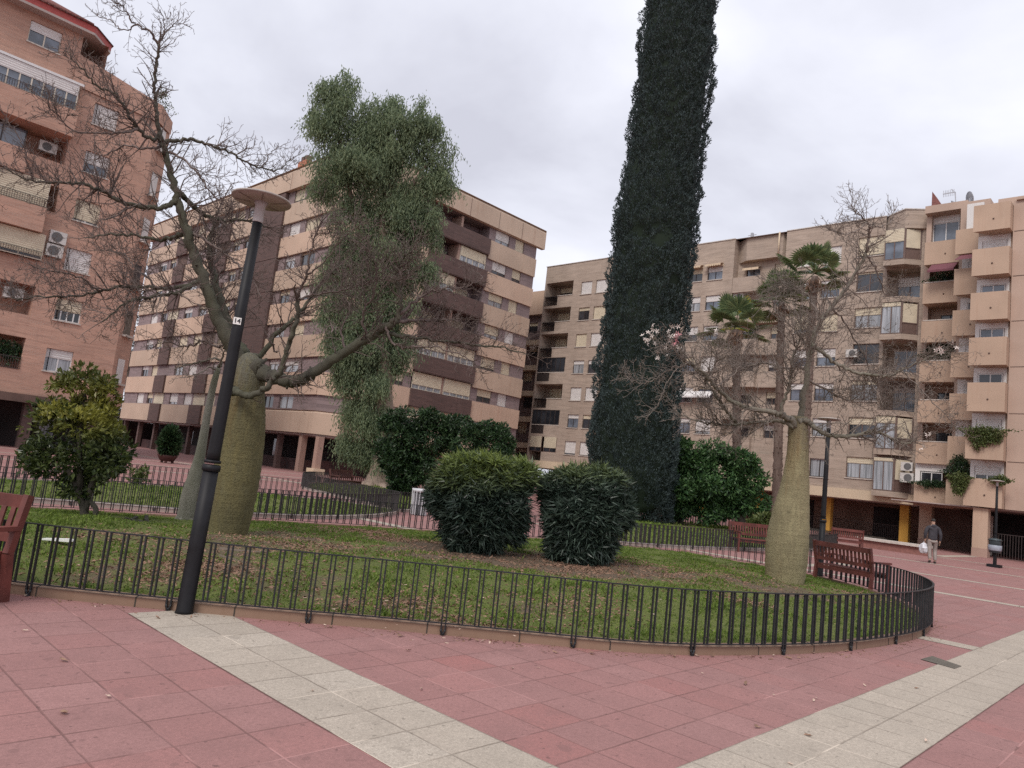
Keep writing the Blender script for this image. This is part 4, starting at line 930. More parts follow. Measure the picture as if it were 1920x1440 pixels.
m.add([(10.1, 47.9, 21.2), (CHX+.1, 47.9, 21.0), (CHX+CW, 49.1, 21.0), (10.1, 47.9, 23.1), (CHX+.1, 47.9, 22.15), (CHX+CW, 49.1, 21.85), (10.1, 48.15, 23.1), (CHX, 48.15, 22.15), (CHX+CW-.2, 49.3, 21.85)], [(0, 1, 4, 3), (1, 2, 5, 4), (3, 4, 7, 6), (4, 5, 8, 7)])
obj('terrace_parapet', m, 'orange_brick', Ab)
m = MB(); ey = 47.3
ov = [(-14, ey), (10.6, ey), (11.9, ey+1.4), (11.9, 52), (-14, 52)]
m.prism(ov, 24.28, 24.42); obj('eave_soffit', m, 'soffit', Ab)
m = MB()
for a, b in zip(ov[:3], ov[1:4]): m.quad((*a, 24.42), (*b, 24.42), (*b, 24.8), (*a, 24.8))
m2 = m; obj('eave_fascia', m2, 'roof_red', Ab)
m = MB(); m.quad((-14, ey-.1, 24.8), (10.65, ey-.1, 24.8), (7.5, 51.5, 27.2), (-14, 51.5, 27.2)); m.quad((10.65, ey-.1, 24.8), (12.0, ey+1.35, 24.8), (7.5, 51.5, 27.2)); m.quad((12., ey+1.35, 24.8), (12., 52, 24.8), (7.5, 51.5, 27.2))
for x in np.arange(-4, 10.6, .3): m.tube([(x, ey-.1, 24.83), (min(x, 7.5+(10.6-x)*.0) if x < 7.5 else x-(x-7.5)*.95, 51.4 if x < 7.5 else 51.0, 27.2 if x < 7.5 else 27.0)], .07, 5)
obj('roof', m, 'roof_tile', Ab)
A2 = Face('Y', 47.55)                                            # protruding bays of the left stack
zs = [(3.0, 4.3), (6.14, 7.38), (9.1, 10.5), (12.05, 13.45), (15.05, 16.35), (17.95, 19.5)]
for k, (z0, z1) in enumerate(zs):
    m = MB(); x1 = [10.25, 10.3, 10.35, 9.95, 8.6, 10.55][k]; d0 = -.02
    if k < 3: continue
    m.box(-2, x1, 47.35, 48., z0, z1); obj('bay_parapet', m, 'orange_brick', Ab)
def gallery(x1, z0, z1, sh, sm, glassm, n, d, fr='frame_cream'):
    A.win(Ab, x1-4.6, x1, z0, z1, sh, glassm, fr, sm, n, None, hole=False, d=d, name='gallery_glazing')
    m = MB(); A.box(m, x1-.04, x1+.0, z0, z1, d-.7, d); obj('gallery_end', m, fr, Ab)
gallery(10.4, 19.52, 21.05, .42, 'shutter_white', 'sky_glass', 8, .5, 'frame_cream')
gallery(9.95, 13.48, 15.0, 1., 'shutter_cream', 'sky_glass', 4, .42); gallery(10.25, 10.55, 12.02, .86, 'shutter_cream', 'dark_glass', 4, .25)
m = MB(); A.box(m, 5.8, 10.6, 21.06, 21.2, .0, .62); obj('gallery_roof', m, 'frame_white', Ab)
A.win(Ab, 4., 8.55, 16.5, 17.75, 0, 'sky_glass', 'frame_dark', 'shutter_white', 4, None, hole=False, d=-.5, name='gallery_glazing')
for (x0, x1, z0, z1, d) in ((5.8, 10.4, 19.5, 19.95, .62), (5, 9.95, 13.5, 13.95, .6), (5, 10.2, 10.6, 11., .4), (5, 10.3, 4.35, 5.0, .02)):
    m = MB(); grille(A, m, x0, x1, z0, z1, d, .12, .02); obj('balcony_rail', m, 'railing', Ab)
m = MB(); m.box(-14, 16, 51.5, 51.8, 0, 3.); m.box(16, 16.2, 49.5, 75, 0, 3); obj('arcade_wall', m, 'dark_inside', Ab)
m = MB(); m.box(-14, 15.2, 48.1, 51.5, 2.9, 2.99); m.box(-14, CHX, 47.7, 48.1, 2.55, 3.0); obj('arcade_ceiling', m, 'brown_inside', Ab)
for x in (3.5, 8.6, 11.2, 14.6):
    m = MB(); m.box(x-.25, x+.25, 48.3, 48.8, 0, 2.9); obj('column', m, 'brown_brick', Ab)
m = MB(); m.box(8, 8.9, 51.4, 51.49, .3, 2.2); m.box(12.6, 13.4, 51.4, 51.49, .3, 2.2); obj('shop_window', m, 'curtain_glass', Ab)
ac_unit(A, 9.7, 17.0, -.9, 'white air conditioner in an open loggia, highest on the orange brick block', .9)
ac_unit(A, 10.85, 11.75, .0, 'upper grey air conditioner of the pair on the orange brick wall', .85, .7)
ac_unit(A, 10.8, 10.95, .0, 'lower grey air conditioner of the pair on the orange brick wall', .85, .7)
ac_unit(A, 9.4, 8.2, -.6, 'air conditioner hanging in the dark second-floor loggia of the orange block', .95)
hanging_plant(A, 9.4, 5.5, -.5, 'bushy plant filling the first-floor loggia of the orange brick block', 2.2, 1.0, .6, 'ficus_leaf', n=1400, L=.16)
hanging_plant(A, 15.2, 22.3, -.6, 'wispy shrub on the roof terrace corner of the orange brick block', 1.1, .2, 1.7, 'vine_leaf', n=260, L=.16)
# ------------------------------------------------------------------ bare silk floss trees
def grow(mb, p0, d0, L, r0, lvl, up=.25, seed_dirs=None, tips=None):
    """one crooked branchlet with its own branchlets"""
    n = max(3, int(L/.09)); n = min(n, 12); step = L/n; pts = [np.array(p0)]; d = unit(d0); dirs = [d]
    for i in range(n):
        d = unit(d + rng.normal(size=3)*.19 + np.array([0, 0, up*.10])); pts.append(pts[-1]+d*step); dirs.append(d)
    rad = np.linspace(r0, max(.0026, r0*.4), n+1)
    mb.thin(pts, rad, 5 if r0 > .014 else 4 if r0 > .008 else 3)
    if tips is not None: tips.append(pts[-1])
    if lvl <= 0: return
    k = 2 + int(L/.15)
    for j in range(k):
        i = int(1+rng.random()*(n-.01)); i = min(i, n); t = unit(np.cross(dirs[i], rng.normal(size=3)))
        nd = unit(dirs[i]*(.35+.6*rng.random())+t*(.6+.5*rng.random())+np.array([0, 0, .22]))
        grow(mb, pts[i], nd, L*(.25+.36*rng.random())*(1-.35*i/n), max(.0030, rad[i]*.58), lvl-1, up, None, tips)
def bare_tree(root, depth0, trunk_px, limbs, trunk_mat, seed, twig='twig_bark', dens=1., k_len=1., tiplist=None, groundz=.1, ribs=True, rk=.82, limbm='limb_bark'):
    """trunk_px: (u, v, half width px); limbs: ([(u, v)...], d_start, d_end, r0, r1, n_side, side_len)"""
    global rng
    rng = np.random.default_rng(seed)
    tp = np.array([at(u, v, depth0) for u, v, h in trunk_px]); tr = np.array([h*depth0/F_PX for u, v, h in trunk_px])
    P_ = catmull(np.c_[tp, tr], 7); m = MB(); m.tube(P_[:, :3], P_[:, 3], 28, jit=.035)
    # root flare into the lawn
    b = P_[0, :3]
    for a in np.linspace(0, 2*math.pi, 7, endpoint=False)+rng.random()*.5:
        r = P_[0, 3]; L = r*(1.3+rng.random()*1.0); dr = np.array([math.cos(a), math.sin(a), 0])
        m.tube([b+dr*r*.55+np.array([0, 0, .18]), b+dr*r*1.0+np.array([0, 0, .03]), b+dr*(r+L*.5)+np.array([0, 0, -.06]), b+dr*(r+L)+np.array([0, 0, -.14])], [.12*r/.35, .09*r/.35, .065*r/.35, .03], 8)
    obj('trunk', m, trunk_mat, root)
    for li, (px, da, db, r0, r1, ns, sl_) in enumerate(limbs):
        k = len(px); D_ = np.linspace(da, db, k)
        pts = catmull([at(u, v, d) for (u, v), d in zip(px, D_)], 6); n = len(pts); r0, r1 = r0*(rk if r0 < .09 else .98), r1*rk; rad = np.linspace(r0, r1, n); rad = rad*(1+(.5 if r0 > .05 else .25)*np.exp(-np.arange(n)/2.2))
        w = rng.normal(size=(n, 3))*.012; w[0] = 0; pts = pts+w
        m = MB(); m.tube(pts, rad, 12 if r0 > .05 else 8, jit=.10)
        if r0 > .03:
            for i in range(n//3):                               # spurs and scars
                q = int(rng.random()*(n-2)); t = unit(np.cross(pts[q+1]-pts[q], rng.normal(size=3))); m.tube([pts[q], pts[q]+t*rad[q]*1.35], [rad[q]*.35, rad[q]*.12], 5)
        lo = obj('limb', m, limbm if r0 > .028 else twig, root)
        tw = MB(); tan = unit(np.gradient(pts, axis=0))
        for j in range(int(ns*dens)):
            i = int(n*(.18+.82*rng.random()**.75)); i = min(n-1, i); t = unit(np.cross(tan[i], rng.normal(size=3)))
            d = unit(tan[i]*(.25+.6*rng.random())+t*(.6+.5*rng.random())+np.array([0, 0, .18]))
            f = .5+.5*(i/n); L = sl_*k_len*(.35+.8*rng.random())*(1.15-.45*i/n)
            grow(tw, pts[i]+t*rad[i]*.4, d, L, min(max(.0036, rad[i]*.40), .011), 2 if L > .22 else 1, .25, None, tiplist)
        grow(tw, pts[-1], tan[-1], sl_*.7, max(.005, r1*.8), 2, .3, None, tiplist)
        if tw.v: obj('twigs', tw, twig, lo)
bd = depth_of(gnd(425, 1010, .18))
bt_e = empty('silk_floss_tree', at(421, 1016, bd), 'big bare tree with swollen yellowish green bottle trunk behind the near lamp post', 'tree', 'bare bottle-trunked trees')
LB = [
 ([(452, 690), (425, 630), (403, 585), (385, 533), (366, 482), (350, 438), (338, 395), (325, 345), (312, 295), (302, 263)], bd, bd-.3, .105, .044, 18, .7),
 ([(302, 263), (296, 235), (292, 200), (289, 165), (294, 118), (298, 82)], bd-.3, bd-.5, .042, .022, 12, .42),
 ([(298, 82), (283, 63), (255, 47), (240, 28), (228, 12), (212, 2)], bd-.5, bd-.8, .021, .007, 10, .32),
 ([(255, 47), (232, 57), (206, 40), (178, 28)], bd-.6, bd-.3, .011, .006, 6, .25),
 ([(298, 82), (309, 60), (322, 50), (346, 42)], bd-.5, bd-.2, .016, .006, 8, .32),
 ([(304, 75), (308, 45), (300, 22)], bd-.5, bd-.7, .010, .005, 4, .2),
 ([(347, 437), (325, 444), (300, 449), (248, 441), (195, 440), (160, 446)], bd-.1, bd+1., .042, .012, 22, .6),
 ([(332, 375), (315, 387), (285, 390), (240, 383), (200, 363), (165, 347), (135, 342), (90, 343), (55, 338), (8, 318)], bd-.2, bd-1.3, .050, .010, 40, .6),
 ([(60, 338), (50, 300), (40, 262), (14, 225)], bd-1.1, bd-1.3, .014, .006, 10, .35),
 ([(302, 263), (280, 257), (255, 237), (237, 208), (220, 180), (190, 165), (160, 140), (126, 96)], bd-.3, bd-1.2, .036, .009, 28, .5),
 ([(258, 242), (225, 248), (190, 250), (140, 243), (105, 215), (85, 190)], bd-.6, bd-1.5, .020, .007, 20, .5),
 ([(300, 275), (270, 280), (240, 272), (205, 285), (178, 300)], bd-.3, bd+.4, .022, .008, 16, .5),
 ([(306, 266), (340, 263), (365, 262), (395, 273), (430, 285), (460, 303), (490, 315), (520, 318), (545, 298)], bd-.3, bd+.4, .036, .008, 30, .45),
 ([(490, 314), (505, 290), (525, 273)], bd+.2, bd+.3, .011, .005, 4, .25),
 ([(318, 285), (345, 300), (375, 330), (395, 360), (420, 385)], bd-.3, bd-.9, .022, .008, 20, .5),
 ([(336, 360), (352, 376), (375, 396), (402, 409), (432, 414), (468, 413), (500, 425)], bd-.2, bd+.7, .050, .016, 20, .55),
 ([(350, 432), (376, 446), (402, 461), (440, 490), (470, 520), (490, 560)], bd-.1, bd-.7, .032, .010, 16, .5),
 ([(382, 520), (365, 531), (338, 545), (302, 553), (262, 560), (233, 570), (193, 603)], bd, bd-1., .046, .012, 26, .6),
 ([(360, 533), (307, 541), (270, 538), (233, 537), (187, 547), (140, 554), (83, 557), (22, 558)], bd, bd-.6, .036, .012, 36, .6),
 ([(300, 541), (262, 510), (235, 480), (205, 470)], bd-.2, bd+.8, .020, .008, 18, .6),
 ([(187, 547), (150, 520), (110, 510), (60, 500)], bd-.4, bd-1.2, .018, .008, 16, .5),
 ([(452, 668), (440, 640), (424, 600), (410, 555), (400, 512), (393, 470), (398, 430), (410, 395)], bd+.25, bd+1.2, .100, .022, 30, .7),
 ([(398, 500), (425, 470), (455, 455), (500, 440)], bd+.8, bd+1.6, .030, .010, 14, .55),
 ([(478, 688), (500, 702), (525, 708), (548, 716), (566, 711), (590, 697), (640, 665), (690, 635), (722, 614), (745, 600)], bd-.05, bd-.5, .112, .062, 12, .55),
 ([(745, 600), (752, 570), (746, 535), (745, 510), (760, 480), (775, 470)], bd-.5, bd-.8, .036, .010, 24, .5),
 ([(742, 602), (775, 600), (805, 602), (845, 600), (880, 610)], bd-.5, bd+.2, .034, .010, 20, .5),
 ([(722, 622), (755, 630), (790, 634), (850, 640), (900, 648), (945, 652), (985, 664)], bd-.45, bd-.2, .036, .009, 30, .45),
 ([(725, 612), (735, 640), (760, 652), (800, 650), (850, 660), (890, 680), (905, 700)], bd-.5, bd-.9, .022, .008, 18, .4),
 ([(748, 590), (785, 560), (825, 542), (870, 540), (905, 520)], bd-.5, bd+.3, .026, .008, 20, .5),
 ([(650, 660), (640, 620), (655, 580), (640, 545)], bd-.3, bd+.3, .022, .008, 18, .55),
 ([(690, 635), (680, 590), (700, 550), (705, 500), (690, 470)], bd-.4, bd-.9, .022, .008, 22, .6),
 ([(438, 733), (448, 738), (470, 742), (494, 731), (512, 713), (528, 688), (542, 642), (556, 600), (559, 556)], bd-.38, bd-.8, .062, .036, 8, .4),
 ([(559, 556), (566, 535), (573, 520), (582, 478), (594, 432), (612, 404)], bd-.8, bd-1.1, .026, .008, 20, .5),
 ([(562, 562), (590, 552), (640, 545), (690, 530), (740, 520)], bd-.8, bd-.2, .018, .008, 24, .55),
 ([(575, 515), (610, 490), (640, 450), (680, 420)], bd-.9, bd-1.2, .014, .006, 14, .5),
 ([(470, 672), (490, 664), (522, 622), (545, 603), (567, 582), (594, 542), (620, 512), (636, 494)], bd+.2, bd+.9, .058, .018, 18, .55),
 ([(520, 660), (505, 635), (485, 600), (465, 575)], bd-.3, bd-.6, .016, .006, 9, .4),
 ([(430, 640), (410, 650), (380, 640), (345, 650), (310, 640), (280, 655)], bd+.2, bd+1.1, .026, .009, 18, .5),
]
bare_tree(bt_e, bd, [(420, 1018, 37), (424, 1005, 37), (433, 955, 40.5), (443, 900, 41.5), (449, 850, 42), (455, 800, 41), (459, 765, 37), (462, 735, 33), (465, 708, 31), (467, 690, 27), (467, 675, 21), (467, 666, 13), (467, 661, 4)], LB, 'trunk_bark', 11, dens=2.5, k_len=1.05)
sd_ = depth_of(gnd(352, 978, .12))
s_e = empty('silk_floss_tree', at(352, 980, sd_), 'slim young bare tree with small grey bottle trunk left of the lamp post', 'tree', 'bare bottle-trunked trees')
bare_tree(s_e, sd_, [(351, 982, 20), (354, 960, 19), (360, 925, 18), (367, 890, 13), (375, 855, 9.5), (383, 810, 7.5), (392, 760, 6.5), (402, 715, 6), (410, 690, 4.5)], [
 ([(410, 690), (414, 680), (400, 672), (370, 680), (335, 690)], sd_, sd_+.4, .035, .009, 16, .6), ([(411, 688), (418, 665), (424, 640)], sd_, sd_-.3, .030, .010, 14, .6), ([(408, 692), (390, 690), (370, 702), (350, 705)], sd_, sd_-.5, .022, .008, 12, .5)], 'grey_trunk', 5, 'twig_grey')
rd = depth_of(gnd(1474, 1098, .15))
r_e = empty('silk_floss_tree', at(1472, 1100, rd), 'bare tree with slender pale green bottle trunk and few pale blossoms at right', 'tree', 'bare bottle-trunked trees')
tips = []
LR = [
 ([(1497, 800), (1503, 770), (1510, 725), (1520, 655), (1535, 610), (1558, 578), (1580, 550), (1600, 520), (1618, 487), (1625, 470)], rd, rd-.2, .088, .032, 20, .8),
 ([(1625, 472), (1628, 445), (1629, 425), (1622, 412), (1605, 400), (1597, 388)], rd-.2, rd-.5, .040, .010, 14, .5),
 ([(1626, 418), (1605, 432), (1580, 440), (1560, 432)], rd-.4, rd-.8, .022, .008, 10, .4), ([(1630, 425), (1655, 425), (1672, 412), (1675, 395)], rd-.4, rd, .020, .008, 8, .35),
 ([(1626, 480), (1640, 500), (1650, 525), (1660, 550), (1690, 560)], rd-.2, rd+.4, .026, .009, 14, .5),
 ([(1490, 795), (1478, 785), (1462, 778), (1440, 772), (1398, 763), (1365, 747), (1340, 722), (1320, 700), (1303, 688), (1288, 680)], rd-.1, rd-.8, .085, .030, 18, .7),
 ([(1290, 682), (1275, 670), (1262, 655), (1250, 650), (1235, 648)], rd-.8, rd-1.2, .022, .007, 14, .4),
 ([(1296, 684), (1262, 690), (1240, 702), (1215, 718), (1190, 714), (1170, 705)], rd-.8, rd-.6, .020, .006, 12, .5), ([(1270, 690), (1250, 720), (1238, 750), (1215, 780)], rd-.9, rd-1.3, .012, .005, 8, .4),
 ([(1488, 800), (1465, 790), (1440, 790), (1405, 794), (1365, 796), (1340, 796), (1310, 790), (1270, 775)], rd-.15, rd+.5, .062, .014, 24, .7),
 ([(1380, 792), (1362, 770), (1345, 745), (1325, 715), (1302, 690)], rd+.1, rd-.4, .045, .022, 12, .6), ([(1345, 795), (1340, 780), (1328, 770), (1318, 755)], rd+.3, rd-.1, .020, .008, 6, .4),
 ([(1462, 778), (1470, 750), (1480, 725), (1483, 700), (1488, 665), (1500, 635), (1502, 600)], rd-.3, rd-.8, .050, .016, 26, .8),
 ([(1330, 712), (1340, 690), (1345, 660), (1352, 640)], rd-.7, rd-1., .026, .009, 12, .5), ([(1340, 725), (1375, 705), (1390, 680), (1400, 650)], rd-.7, rd-.3, .018, .008, 14, .6),
 ([(1498, 790), (1510, 788), (1525, 800), (1545, 812), (1572, 818), (1605, 816), (1632, 809), (1650, 812), (1672, 822), (1700, 832), (1712, 824)], rd-.1, rd-.5, .078, .024, 22, .6),
 ([(1522, 648), (1545, 662), (1570, 682), (1600, 697), (1640, 704), (1672, 704), (1695, 692), (1725, 680), (1750, 665), (1782, 662)], rd-.1, rd-.6, .060, .008, 28, .6),
 ([(1690, 695), (1710, 715), (1735, 740), (1765, 770), (1795, 795)], rd-.4, rd-.9, .022, .007, 16, .5),
 ([(1560, 576), (1580, 600), (1605, 640), (1625, 680), (1640, 720)], rd-.1, rd+.6, .026, .009, 22, .7), ([(1540, 600), (1520, 560), (1500, 545), (1470, 540), (1440, 560)], rd-.2, rd+.6, .028, .009, 20, .7),
 ([(1515, 690), (1470, 690), (1430, 680), (1395, 690), (1350, 670), (1310, 640)], rd, rd+.9, .035, .009, 30, .7), ([(1512, 710), (1550, 730), (1590, 750), (1630, 745), (1670, 755)], rd, rd+.8, .032, .009, 28, .7),
]
bare_tree(r_e, rd, [(1470, 1104, 32), (1471, 1095, 33.5), (1473, 1065, 36.5), (1475, 1035, 38), (1478, 1000, 37), (1484, 955, 32), (1490, 915, 26), (1494, 875, 21.5), (1496, 840, 19), (1497, 805, 17.5), (1499, 780, 15)], LR, 'pale_trunk', 21, 'twig_grey', dens=3.6, tiplist=tips, rk=.66, limbm='limb_pale')
def blossom(px, d, n, mat, spread):
    c = at(*px, d); m = MB()
    for i in range(n):
        o = c+rng.normal(size=3)*spread; ax = unit(rng.normal(size=3)); u = unit(np.cross(ax, (.3, .5, .8))); w = np.cross(ax, u)
        for k in range(5):
            a = k*1.2566; dr = math.cos(a)*u+math.sin(a)*w; sd = -math.sin(a)*u+math.cos(a)*w
            m.quad(o, o+dr*.028+sd*.010+ax*.008, o+dr*.055+ax*.02, o+dr*.028-sd*.010+ax*.008)
    return obj('blossom', m, mat, r_e)
for px, n, mt, s in (((1268, 638), 14, 'petal_pink', .06), ((1228, 628), 7, 'petal_white', .06), ((1212, 636), 5, 'petal_white', .05), ((1258, 622), 8, 'petal_white', .06), ((1245, 650), 8, 'petal_white', .08), ((1272, 655), 7, 'petal_white', .06), ((1233, 671), 3, 'petal_white', .02), ((1756, 656), 4, 'petal_white', .03), ((1768, 660), 3, 'petal_white', .02), ((1790, 646), 3, 'petal_white', .03), ((1730, 835), 3, 'petal_white', .03), ((1738, 815), 3, 'petal_white', .04), ((1345, 620), 3, 'petal_white', .05)):
    blossom(px, rd-.8, n, mt, s)
rng = np.random.default_rng(33)
# ------------------------------------------------------------------ leafy trees and shrubs
def cloud(blobs, depth, n, hollow=.35, dz=None, sub=0):
    """points in ellipsoids given in photo pixels (u, v, ru, rv[, rd in m, depth shift])"""
    if sub:                                                      # each mass breaks up into smaller clumps on its surface
        nb = []
        for b in blobs:
            nb.append((b[0], b[1], b[2]*.72, b[3]*.72)+tuple(b[4:]))
            for _ in range(sub):
                a, q = rng.random()*6.283, .55+.3*rng.random(); s_ = .26+.22*rng.random(); nb.append((b[0]+math.cos(a)*b[2]*q, b[1]+math.sin(a)*b[3]*q, b[2]*s_, b[3]*s_, (b[2]+b[3])/2*s_*depth/F_PX, (b[5] if len(b) > 5 else 0)-rng.normal()*.5*(b[2]+b[3])/2*depth/F_PX))
        blobs = nb
    k = depth/F_PX; vol = np.array([b[2]*b[3] for b in blobs], float); cnt = (vol/vol.sum()*n).astype(int)+1; out, ctr, ucl = [], [], []
    for b, c in zip(blobs, cnt):
        d = depth+(b[5] if len(b) > 5 else 0); rdp = b[4] if len(b) > 4 and b[4] else (b[2]+b[3])/2*k
        x = unit(rng.normal(size=(c, 3))); r = (hollow+(1-hollow)*rng.random(c)**.5)[:, None]
        lump = .66+.62*smoothnoise(x*2.1+np.array([b[0], b[1], 0])*.13, 1., 7)[:, None]
        x = x*r*lump; p = at(b[0], b[1], d)+x[:, :1]*b[2]*k*RR+x[:, 1:2]*b[3]*k*UU+x[:, 2:3]*rdp*FF
        out.append(p); ctr.append(np.repeat(at(b[0], b[1], d)[None], c, 0)); ucl.append(x[:, 1])
    return np.vstack(out), np.vstack(ctr), np.concatenate(ucl)
# tall drooping pepper tree
pd = depth_of(gnd(708, 918)); pe = empty('pepper_tree', at(706, 919, pd), 'tall airy tree with drooping grey-green foliage and pale trunk before the beige block', 'tree')
blobs = [(622, 172, 32, 38), (655, 158, 26, 30), (640, 235, 58, 60), (596, 225, 22, 30), (622, 300, 48, 55), (608, 342, 32, 26), (715, 205, 42, 40), (745, 195, 16, 18), (690, 270, 60, 60), (780, 215, 34, 38), (765, 265, 48, 55), (815, 232, 18, 26), (842, 268, 18, 24), (815, 300, 42, 45), (715, 330, 70, 62), (660, 385, 45, 40), (780, 360, 60, 50), (840, 335, 20, 40), (725, 400, 65, 50), (800, 410, 38, 45), (675, 440, 36, 40), (765, 455, 45, 45), (700, 480, 36, 45), (640, 470, 26, 36), (735, 520, 40, 50), (680, 550, 38, 50), (650, 590, 28, 40), (715, 600, 40, 50), (672, 650, 42, 50), (715, 680, 42, 45), (655, 715, 32, 45), (700, 740, 42, 50), (660, 780, 28, 40), (720, 790, 34, 40), (690, 830, 34, 36), (650, 830, 22, 36), (730, 845, 24, 24), (715, 885-30, 20, 20), (640, 505, 42, 46), (785, 500, 34, 42), (622, 560, 34, 36), (745, 575, 42, 38), (690, 505, 48, 46), (640, 640, 36, 42), (750, 640, 28, 38), (700, 440, 50, 40)]
p, c, u = cloud(blobs, pd, 30000, .12, sub=5); k_ = rng.random(len(p)) < .16; p[k_] = c[k_]+(p[k_]-c[k_])*(1.1+.35*rng.random((k_.sum(), 1)))
g_ = smoothnoise(p, .95, 21)*.65+smoothnoise(p, 2.2, 22)*.35; p = p[g_ > .36+.05*rng.normal(size=len(p))]
# every point carries a small hanging spray
K = 6; P5 = np.repeat(p, K, 0); t = np.tile(np.arange(K), len(p)); sw = np.repeat(rng.normal(size=(len(p), 3))*np.array([.2, .2, .05]), K, 0)
P5 = P5+sw*t[:, None]*.35+np.array([0, 0, -.15])*t[:, None]+rng.normal(size=P5.shape)*.04
dd = rng.normal(size=P5.shape)*.4+np.array([0, 0, -1.])
v, f = leaves(P5, dd, .13+.15*rng.random(len(P5)), .06, .3); npmesh('crown', v, f, 'pepper_leaf', pe)
m = MB(); T = lambda pts, rad, n=10: m.tube(catmull([at(*q, pd) for q in pts], 5), np.interp(np.linspace(0, 1, (len(pts)-1)*5+1), np.linspace(0, 1, len(rad)), rad), n, jit=.12)
T([(704, 922), (710, 895), (717, 850), (722, 790), (720, 700), (716, 600), (714, 500), (720, 420), (730, 350), (745, 280)], [.85, .62, .52, .46, .42, .36, .30, .2, .08])
T([(716, 560), (690, 470), (660, 380), (640, 280), (628, 190)], [.28, .22, .14, .05]); T([(718, 440), (760, 370), (800, 310), (835, 280)], [.2, .14, .08, .03]); T([(715, 520), (770, 450), (800, 400)], [.2, .1, .04]); T([(712, 640), (690, 620), (660, 600)], [.16, .1, .04])
for a in (0, 1.1, 2.2, 3.4, 4.6): m.tube([at(706, 912, pd)+np.array([math.cos(a), math.sin(a), 0])*.45, at(706, 919, pd)+np.array([math.cos(a)*1.2, math.sin(a)*1.2, -.1])], [.4, .16], 8)
obj('trunk', m, 'pale_bark', pe)
# cypress
cd = 34.; ce = empty('cypress_tree', at(1222, 981, cd), 'very tall dark columnar cypress rising out of the top of the picture', 'tree')
prof = [(985, 1185, 1262), (950, 1142, 1260), (900, 1110, 1264), (850, 1104, 1266), (800, 1108, 1268), (700, 1121, 1278), (600, 1133, 1284), (500, 1146, 1300), (420, 1150, 1306), (300, 1175, 1316), (200, 1187, 1327), (100, 1196, 1336), (0, 1213, 1343), (-150, 1245, 1352), (-320, 1300, 1350), (-420, 1336, 1342)]
pv = np.array([q[0] for q in prof], float)[::-1]; pl = np.array([q[1] for q in prof], float)[::-1]; pr = np.array([q[2] for q in prof], float)[::-1]
kz = cd/F_PX
def cyp(n, fr, jit):
    v_ = rng.uniform(-420, 980, n); th = rng.random(n)*2*math.pi
    l, r = np.interp(v_, pv, pl), np.interp(v_, pv, pr); cu, ru = (l+r)/2, (r-l)/2
    nz_ = smoothnoise(np.c_[np.cos(th)*2.2, np.sin(th)*2.2, v_*.022], 1., 3); nz2 = smoothnoise(np.c_[np.cos(th)*5, np.sin(th)*5, v_*.06], 1., 8)
    nz3 = smoothnoise(np.c_[np.cos(th)*9, np.sin(th)*9, v_*.11], 1., 11); rr_ = ru*(fr+.14*(nz_-.5)+.17*(nz2-.5)+.20*(nz3-.5)+jit*rng.normal(size=n)); base = np.array([at(a, b, cd) for a, b in zip(cu, v_)])
    rad = np.cos(th)[:, None]*RR+np.sin(th)[:, None]*unit(np.array([FF[0], FF[1], 0])); return base+rad*(rr_*kz)[:, None], rad, nz_
p, rad, nzz = cyp(230000, .985, .014)
d = rad*.55+np.array([0, 0, .95])+rng.normal(size=rad.shape)*.38
v, f = leaves(p-rad*.05, d, .06+.09*rng.random(len(p)), .042, -.2); npmesh('crown', v, f, 'cypress_leaf', ce)
m = MB(); path = [at((l+r)/2, y, cd) for y, l, r in prof[1:]]; m.tube(catmull(path, 4), np.interp(np.linspace(0, 1, (len(path)-1)*4+1), np.linspace(0, 1, len(path)), [(r-l)/2*kz*.88 for y, l, r in prof[1:]]), 20, jit=.1); obj('inner_crown', m, 'shaded_inner_leaf', ce)
m = MB(); m.tube([at(1222, 984, cd), at(1226, 960, cd), at(1230, 930, cd)], [.42, .33, .3], 12); obj('trunk', m, 'dark_bark', ce)
# clipped / round broadleaf trees
def leafy(name, label, cat, px, depth, blobs, n, mat, L, trunk, bark_, young=None, W=.45, droop=0., hollow=.45, base=None, group=None):
    e = empty(name, at(*px, depth), label, cat, group); p, c, u = cloud(blobs, depth, n, hollow, sub=7)
    g = (p[:, 2] > .12) & (smoothnoise(p, 2.6 if L < .12 else 1.5, 31)+.12*rng.normal(size=len(p)) > .36); p, c, u = p[g], c[g], u[g]
    d = unit(p-c)*.9+rng.normal(size=p.shape)*.65+np.array([0, 0, .25-droop]); L_ = L*(.6+.8*rng.random(len(p)))
    v, f = leaves(p, d, L_, L_*W, .3); at_ = None
    if young is not None: y = np.repeat(np.clip((p@UU-(at(*px, depth)-EYEV+EYEV)@UU-young[0])/young[1], 0, 1)*np.clip((smoothnoise(p, young[2], 5)-young[3])*4, 0, 1)*(.6+.4*rng.random(len(p)))*(1. if len(young) < 5 else 1-.75*np.clip(((p@UU-at(*px, depth)@UU)-young[4])/.2, 0, 1)), 4); at_ = {'young': y}
    npmesh('crown', v, f, mat, e, attr=at_); m = MB()
    for pts, r0, r1 in trunk:
        q = catmull([at(*a, depth) for a in pts], 5); m.tube(q, np.linspace(r0, r1, len(q)), 8, jit=.12)
    obj('trunk', m, bark_, e); return e
leafy('ficus_tree', 'dark round clipped tree standing left of the grey-white bin, before the drooping tree', 'tree', (738, 930), 32., [(770, 830, 58, 50), (735, 830, 34, 45), (820, 815, 55, 42), (855, 815, 42, 35), (775, 785, 45, 30), (750, 885, 40, 40), (790, 880, 40, 45), (745, 915, 22, 18)], 30000, 'ficus_leaf', .155, [([(738, 932), (742, 900), (760, 850)], .16, .08), ([(740, 920), (780, 870), (820, 830)], .1, .05)], 'dark_bark')
